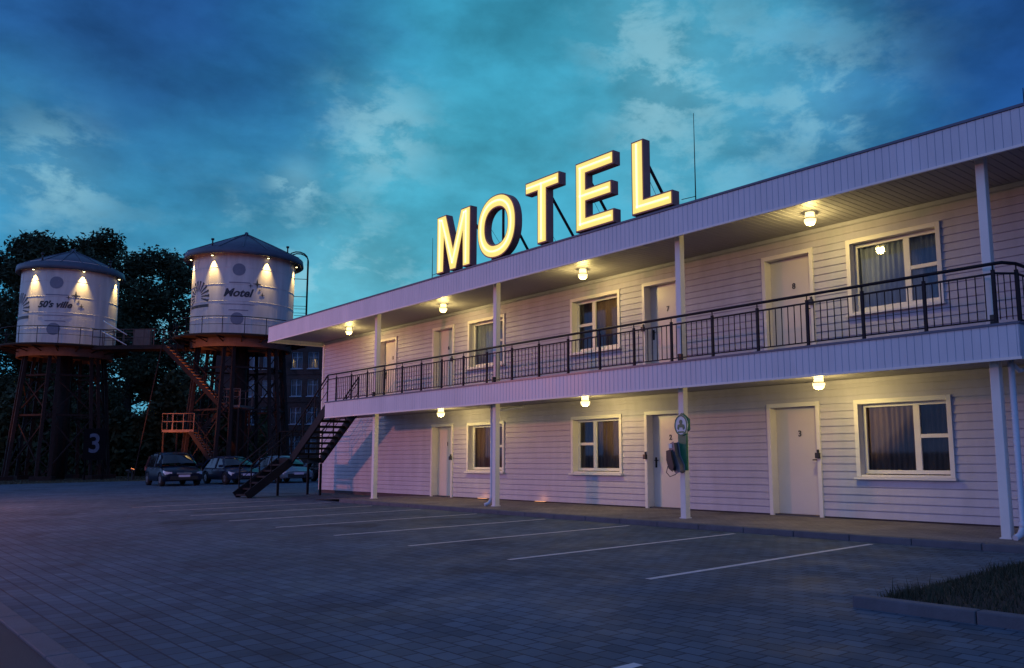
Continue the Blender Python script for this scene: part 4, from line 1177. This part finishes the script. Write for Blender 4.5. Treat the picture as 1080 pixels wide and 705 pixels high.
    for s in (1, -1):
        bb = MB(); bb.v = [(fx-.42, s*Wc*.475, belt-.20), (fx-.12, s*Wc*.44, belt-.26), (fx-.03, s*Wc*.30, belt-.30), (fx-.05, s*Wc*.30, belt-.40), (fx-.14, s*Wc*.45, belt-.42), (fx-.36, s*Wc*.485, belt-.30)]
        bb.f = [(0,1,5), (1,2,3,4), (1,4,5)]; bb.sm = [True]*3
        bb.v = [(a+.03, b_*1.02, c) for a, b_, c in bb.v]; bb.build('headlight', M['lamplens'], r)
        bb = MB(); bb.obox((top[-1][0]-.1, s*(Wc/2+.07), belt+.06), (1,0,0), (0,1,0), (0,0,1), .06, .10, .07); bb.build('side_mirror', paint, r, bevel=.02)
        bb = MB(); bb.obox((-fx+.05, s*Wc*.40, belt-.12), (1,0,0), (0,1,0), (0,0,1), .04, .12, .12); bb.build('tail_light', M['lettercase'], r, bevel=.01)
        bb = MB(); bb.obox((-.55, s*(Wc/2*.985+.008), belt-.12), (1,0,0), (0,1,0), (0,0,1), .09, .012, .013); bb.obox((.35, s*(Wc/2*.985+.008), belt-.12), (1,0,0), (0,1,0), (0,0,1), .09, .012, .013); bb.build('door_handles', M['rim'], r)
    bb = MB(); bb.obox((fx-.02, 0, .40), (1,0,0), (0,1,0), (0,0,1), .03, Wc*.34, .09); bb.build('lower_grille', M['black'], r, bevel=.01)
    bb = MB(); bb.obox((fx-.01, 0, belt-.36), (1,0,0), (0,1,0), (0,0,1), .02, .34, .035); bb.build('upper_grille', M['rim'], r, bevel=.01)
    bb = MB(); bb.obox((fx+.02, 0, .50), (1,0,0), (0,1,0), (0,0,1), .008, .26, .055); bb.build('number_plate', M['plate'], r)
    bb = MB(); bb.obox((-fx-.012, 0, .62), (1,0,0), (0,1,0), (0,0,1), .008, .26, .055); bb.build('number_plate', M['plate'], r)
    return r
P_dark = carpaint('paint_dark_blue', (.005, .009, .022)); P_grey = carpaint('paint_blue_grey', (.014, .024, .05)); P_silver = carpaint('paint_pale_silver', (.10, .17, .21)); P_black = carpaint('paint_black', (.012, .010, .014))
car((-46.9, 13.75, 0), R_(-3), P_dark, 'mpv', 'tall dark blue people carrier, leftmost in the row of parked cars')
car((-46.4, 16.5, 0), R_(2), P_grey, 'hatch', 'blue grey hatchback parked beside the tall dark people carrier')
car((-46.0, 19.1, 0), R_(0), P_silver, 'hatch', 'pale silver hatchback seen behind the motel staircase')
car((-45.0, 21.8, 0), R_(2), P_black, 'hatch', 'black hatchback half hidden by the left end of the motel')

# ------------------------------------------------------------------ number 3 board on the lawn
nb = empty('number_sign', (-64.15, 13.86, 0), rzs); tag(nb, 'dark board with a pale blue figure 3 under the towers', 'number sign')
bb = MB(); bb.box(-.75, -.03, 1.3, .75, .03, 3.4); bb.build('board', M['board'], nb, bevel=.01)
for x in (-.6, .6):
    bb = MB(); bb.box(x-.04, .031, 0, x+.04, .11, 3.3); bb.build('post', M['board'], nb)
bb = text_mb('3', 1.75, lambda c: (c.x, -.036-c.z, 2.35+c.y), offset=.03); bb.build('figure', M['fig'], nb)

# ------------------------------------------------------------------ street lamp left of the lot
sp = empty('street_lamp', (-31.4, -3.0, 0)); tag(sp, 'tall street lamp with a pinkish sodium head left of the parking lot', 'street lamp')
bb = MB(); bb.tube([(0,0,0), (0,0,3), (0,0,5.3)], .07, 12, radii=[.09, .07, .05]); bb.build('pole', M['lamphead'], sp)
bb = MB(); bb.tube([(0,0,5.25), (.1,.25,5.45), (.3,.75,5.5)], .035, 8); bb.build('arm', M['lamphead'], sp)
bb = MB(); bb.obox((.42, 1.0, 5.50), Vector((.37,.93,0)).normalized(), Vector((-.93,.37,0)).normalized(), (0,0,1), .33, .14, .06); hd = bb.build('lamp_head', M['lamphead'], sp, bevel=.03)
bb = MB(); bb.obox((.42, 1.0, 5.432), Vector((.37,.93,0)).normalized(), Vector((-.93,.37,0)).normalized(), (0,0,1), .26, .10, .006); bb.build('lens', M['sodium'], hd)
STREET_E = 4000
lamp('street_bulb', 'POINT', (.42, 1.0, 5.30), STREET_E, (1, .31, .22), sp, .32)

# ------------------------------------------------------------------ trees
def tree_meshes(name, seed, height, rad, nleaf, leafm, crown0=.30, shape=1.0, size=.2):
    rnd = random.Random(seed)
    tr = MB(); hub = Vector((0,0,height*crown0))
    top = Vector((rnd.uniform(-.5,.5), rnd.uniform(-.5,.5), height*.88))
    pts = [Vector((0,0,0)), Vector((.1,.05,height*.15)), hub, hub.lerp(top, .5)+Vector((rnd.uniform(-.4,.4), rnd.uniform(-.4,.4), 0)), top]
    r0 = height*.02
    tr.tube(pts, r0, 9, radii=[r0*1.25, r0, r0*.8, r0*.45, r0*.12])
    cl = []
    nl = 17
    for k in range(nl):
        t = crown0+(.93-crown0)*((k+.5)/nl); z = height*t
        a = k*2.4+rnd.uniform(-.4,.4)
        prof = math.sin(PI*min(1, max(.08, (t-crown0*.75)/(1.02-crown0*.75)))**.8)
        ln = rad*prof*rnd.uniform(.7, 1.12)
        s = Vector((0,0,max(height*.2, z-ln*.45))); e = Vector((math.cos(a)*ln, math.sin(a)*ln, z+ln*.12))
        md = s.lerp(e, .5)+Vector((0,0,-.06*ln))
        tr.tube([s, md, e], .1, 6, radii=[r0*.42, r0*.24, r0*.06])
        for q in range(5):
            f_ = .45+.6*q/4; c = s.lerp(e, f_)+Vector((rnd.gauss(0,.5), rnd.gauss(0,.5), rnd.gauss(0,.4)))*rad*.14
            cl.append((c, rnd.uniform(.20, .34)*rad*.78))
            if rnd.random() < .6: tr.tube([s.lerp(e, max(.3, f_-.25)), c], .03, 4, radii=[r0*.14, r0*.04])
    for k in range(6): cl.append((top+Vector((rnd.gauss(0,.6), rnd.gauss(0,.6), rnd.uniform(-1.2,.8)))*rad*.16, rad*.2))
    lf = MB(); tot = sum(r**2 for c, r in cl)
    for c, r in cl:
        n = int(nleaf*r*r/tot)
        # twiglets: small sprays of leaves
        for k in range(max(1, n//6)):
            d = Vector((rnd.gauss(0,1), rnd.gauss(0,1), rnd.gauss(0,1))).normalized()*r*rnd.uniform(.35, 1.05)
            d.z *= .72; o_ = c+d
            for q in range(6):
                p = o_+Vector((rnd.gauss(0,1), rnd.gauss(0,1), rnd.gauss(0,1)))*.24
                a = Vector((rnd.gauss(0,1), rnd.gauss(0,1), rnd.gauss(0,.6))).normalized(); b2 = a.cross(Vector((rnd.gauss(0,1), rnd.gauss(0,1), rnd.gauss(0,1)))).normalized()
                s_ = size*rnd.uniform(.6, 1.25); lf.quad(p-a*s_, p-b2*s_*.42, p+a*s_, p+b2*s_*.42)
    return tr, lf
def make_tree(seed, h, rad, nleaf, lm, crown0=.3, size=.2, name='broadleaf_tree'):
    tr, lf = tree_meshes('t', seed, h, rad, nleaf, lm, crown0, size=size)
    r = empty(name); tr.build('trunk', M['bark'], r); lf.build('crown', lm, r); return r
TA = make_tree(11, 23, 7.6, 26000, M['leaf'], .20, .24); TB = make_tree(23, 20, 6.4, 14000, M['leaf2'], .34, .20); TC = make_tree(5, 13, 5.8, 18000, M['leaf'], .10, .22)
def at_dir(px, depth):   # picture column -> ground point at that depth along the view axis
    d = F+RR*((px-632.25)/887.09)-UU*((480-361.9)/887.09)
    p = Vector((0,0,1.35))+d*(depth/d.dot(F)); return p.x, p.y
TG = 'dark trees standing behind the water towers'
specs = [ # proto, column, depth, height scale, rz, label
 (TA, 82, 86, 1.11, 0, 'tallest dark broadleaf tree, its crown rising behind the leftmost tower roof'),
 (TA, 18, 88, 1.14, 2.1, 'broad dark tree at the left edge behind the leftmost water tower'),
 (TB, 130, 86, 1.20, 1.2, 'dark tree standing just right of the leftmost water tower'),
 (TB, 178, 88, 1.2, 4.0, 'loose crowned dark tree in the gap between the two water towers'),
 (TA, -55, 90, .95, 3.3, 'dark tree mostly outside the left edge of the picture'),
 (TC, 108, 76, .62, .4, 'low bushy tree behind the footbridge beside the leftmost tower'),
 (TC, 215, 80, .60, 3.1, 'low dark tree visible between the legs of the nearer tower'),
 (TC, 50, 80, .8, 5.0, 'low bushy tree behind the legs of the leftmost tower'),
 (TC, 0, 82, .75, 1.1, 'low bushy tree at the far left edge below the tall crowns'),
]
seen = set()
for pt, cx_, dep, sc, rz, lb in specs:
    o = pt if pt.name not in seen else copy_tree(pt)
    if o is pt: seen.add(pt.name)
    x, y = at_dir(cx_, dep); o.location = (x, y, 0); o.rotation_euler = (0, 0, rz); o.scale = (sc*rnd.uniform(.95, 1.05), sc, sc)
    tag(o, lb, 'tree', TG)
# hedge: a continuous mass of undergrowth
hb = MB(); rr = random.Random(31)
for k in range(46000):
    t = rr.random(); px = -120+400*t; dep = 70+rr.gauss(0, 1.3); x, y = at_dir(px, dep)
    hmax = 5.9+1.6*math.sin(px*.043)+1.1*math.sin(px*.11+1)
    z = hmax*(rr.random()**.85)
    p = Vector((x, y, z)); a = Vector((rr.gauss(0,1), rr.gauss(0,1), rr.gauss(0,1))).normalized(); b2 = a.cross(Vector((rr.gauss(0,1), rr.gauss(0,1), rr.gauss(0,1)))).normalized(); s_ = rr.uniform(.18, .38)
    hb.quad(p-a*s_, p-b2*s_*.5, p+a*s_, p+b2*s_*.5)
tag(hb.build('hedge', M['leaf']), 'continuous dark undergrowth along the back of the lawn behind the towers', 'hedge', kind='stuff')
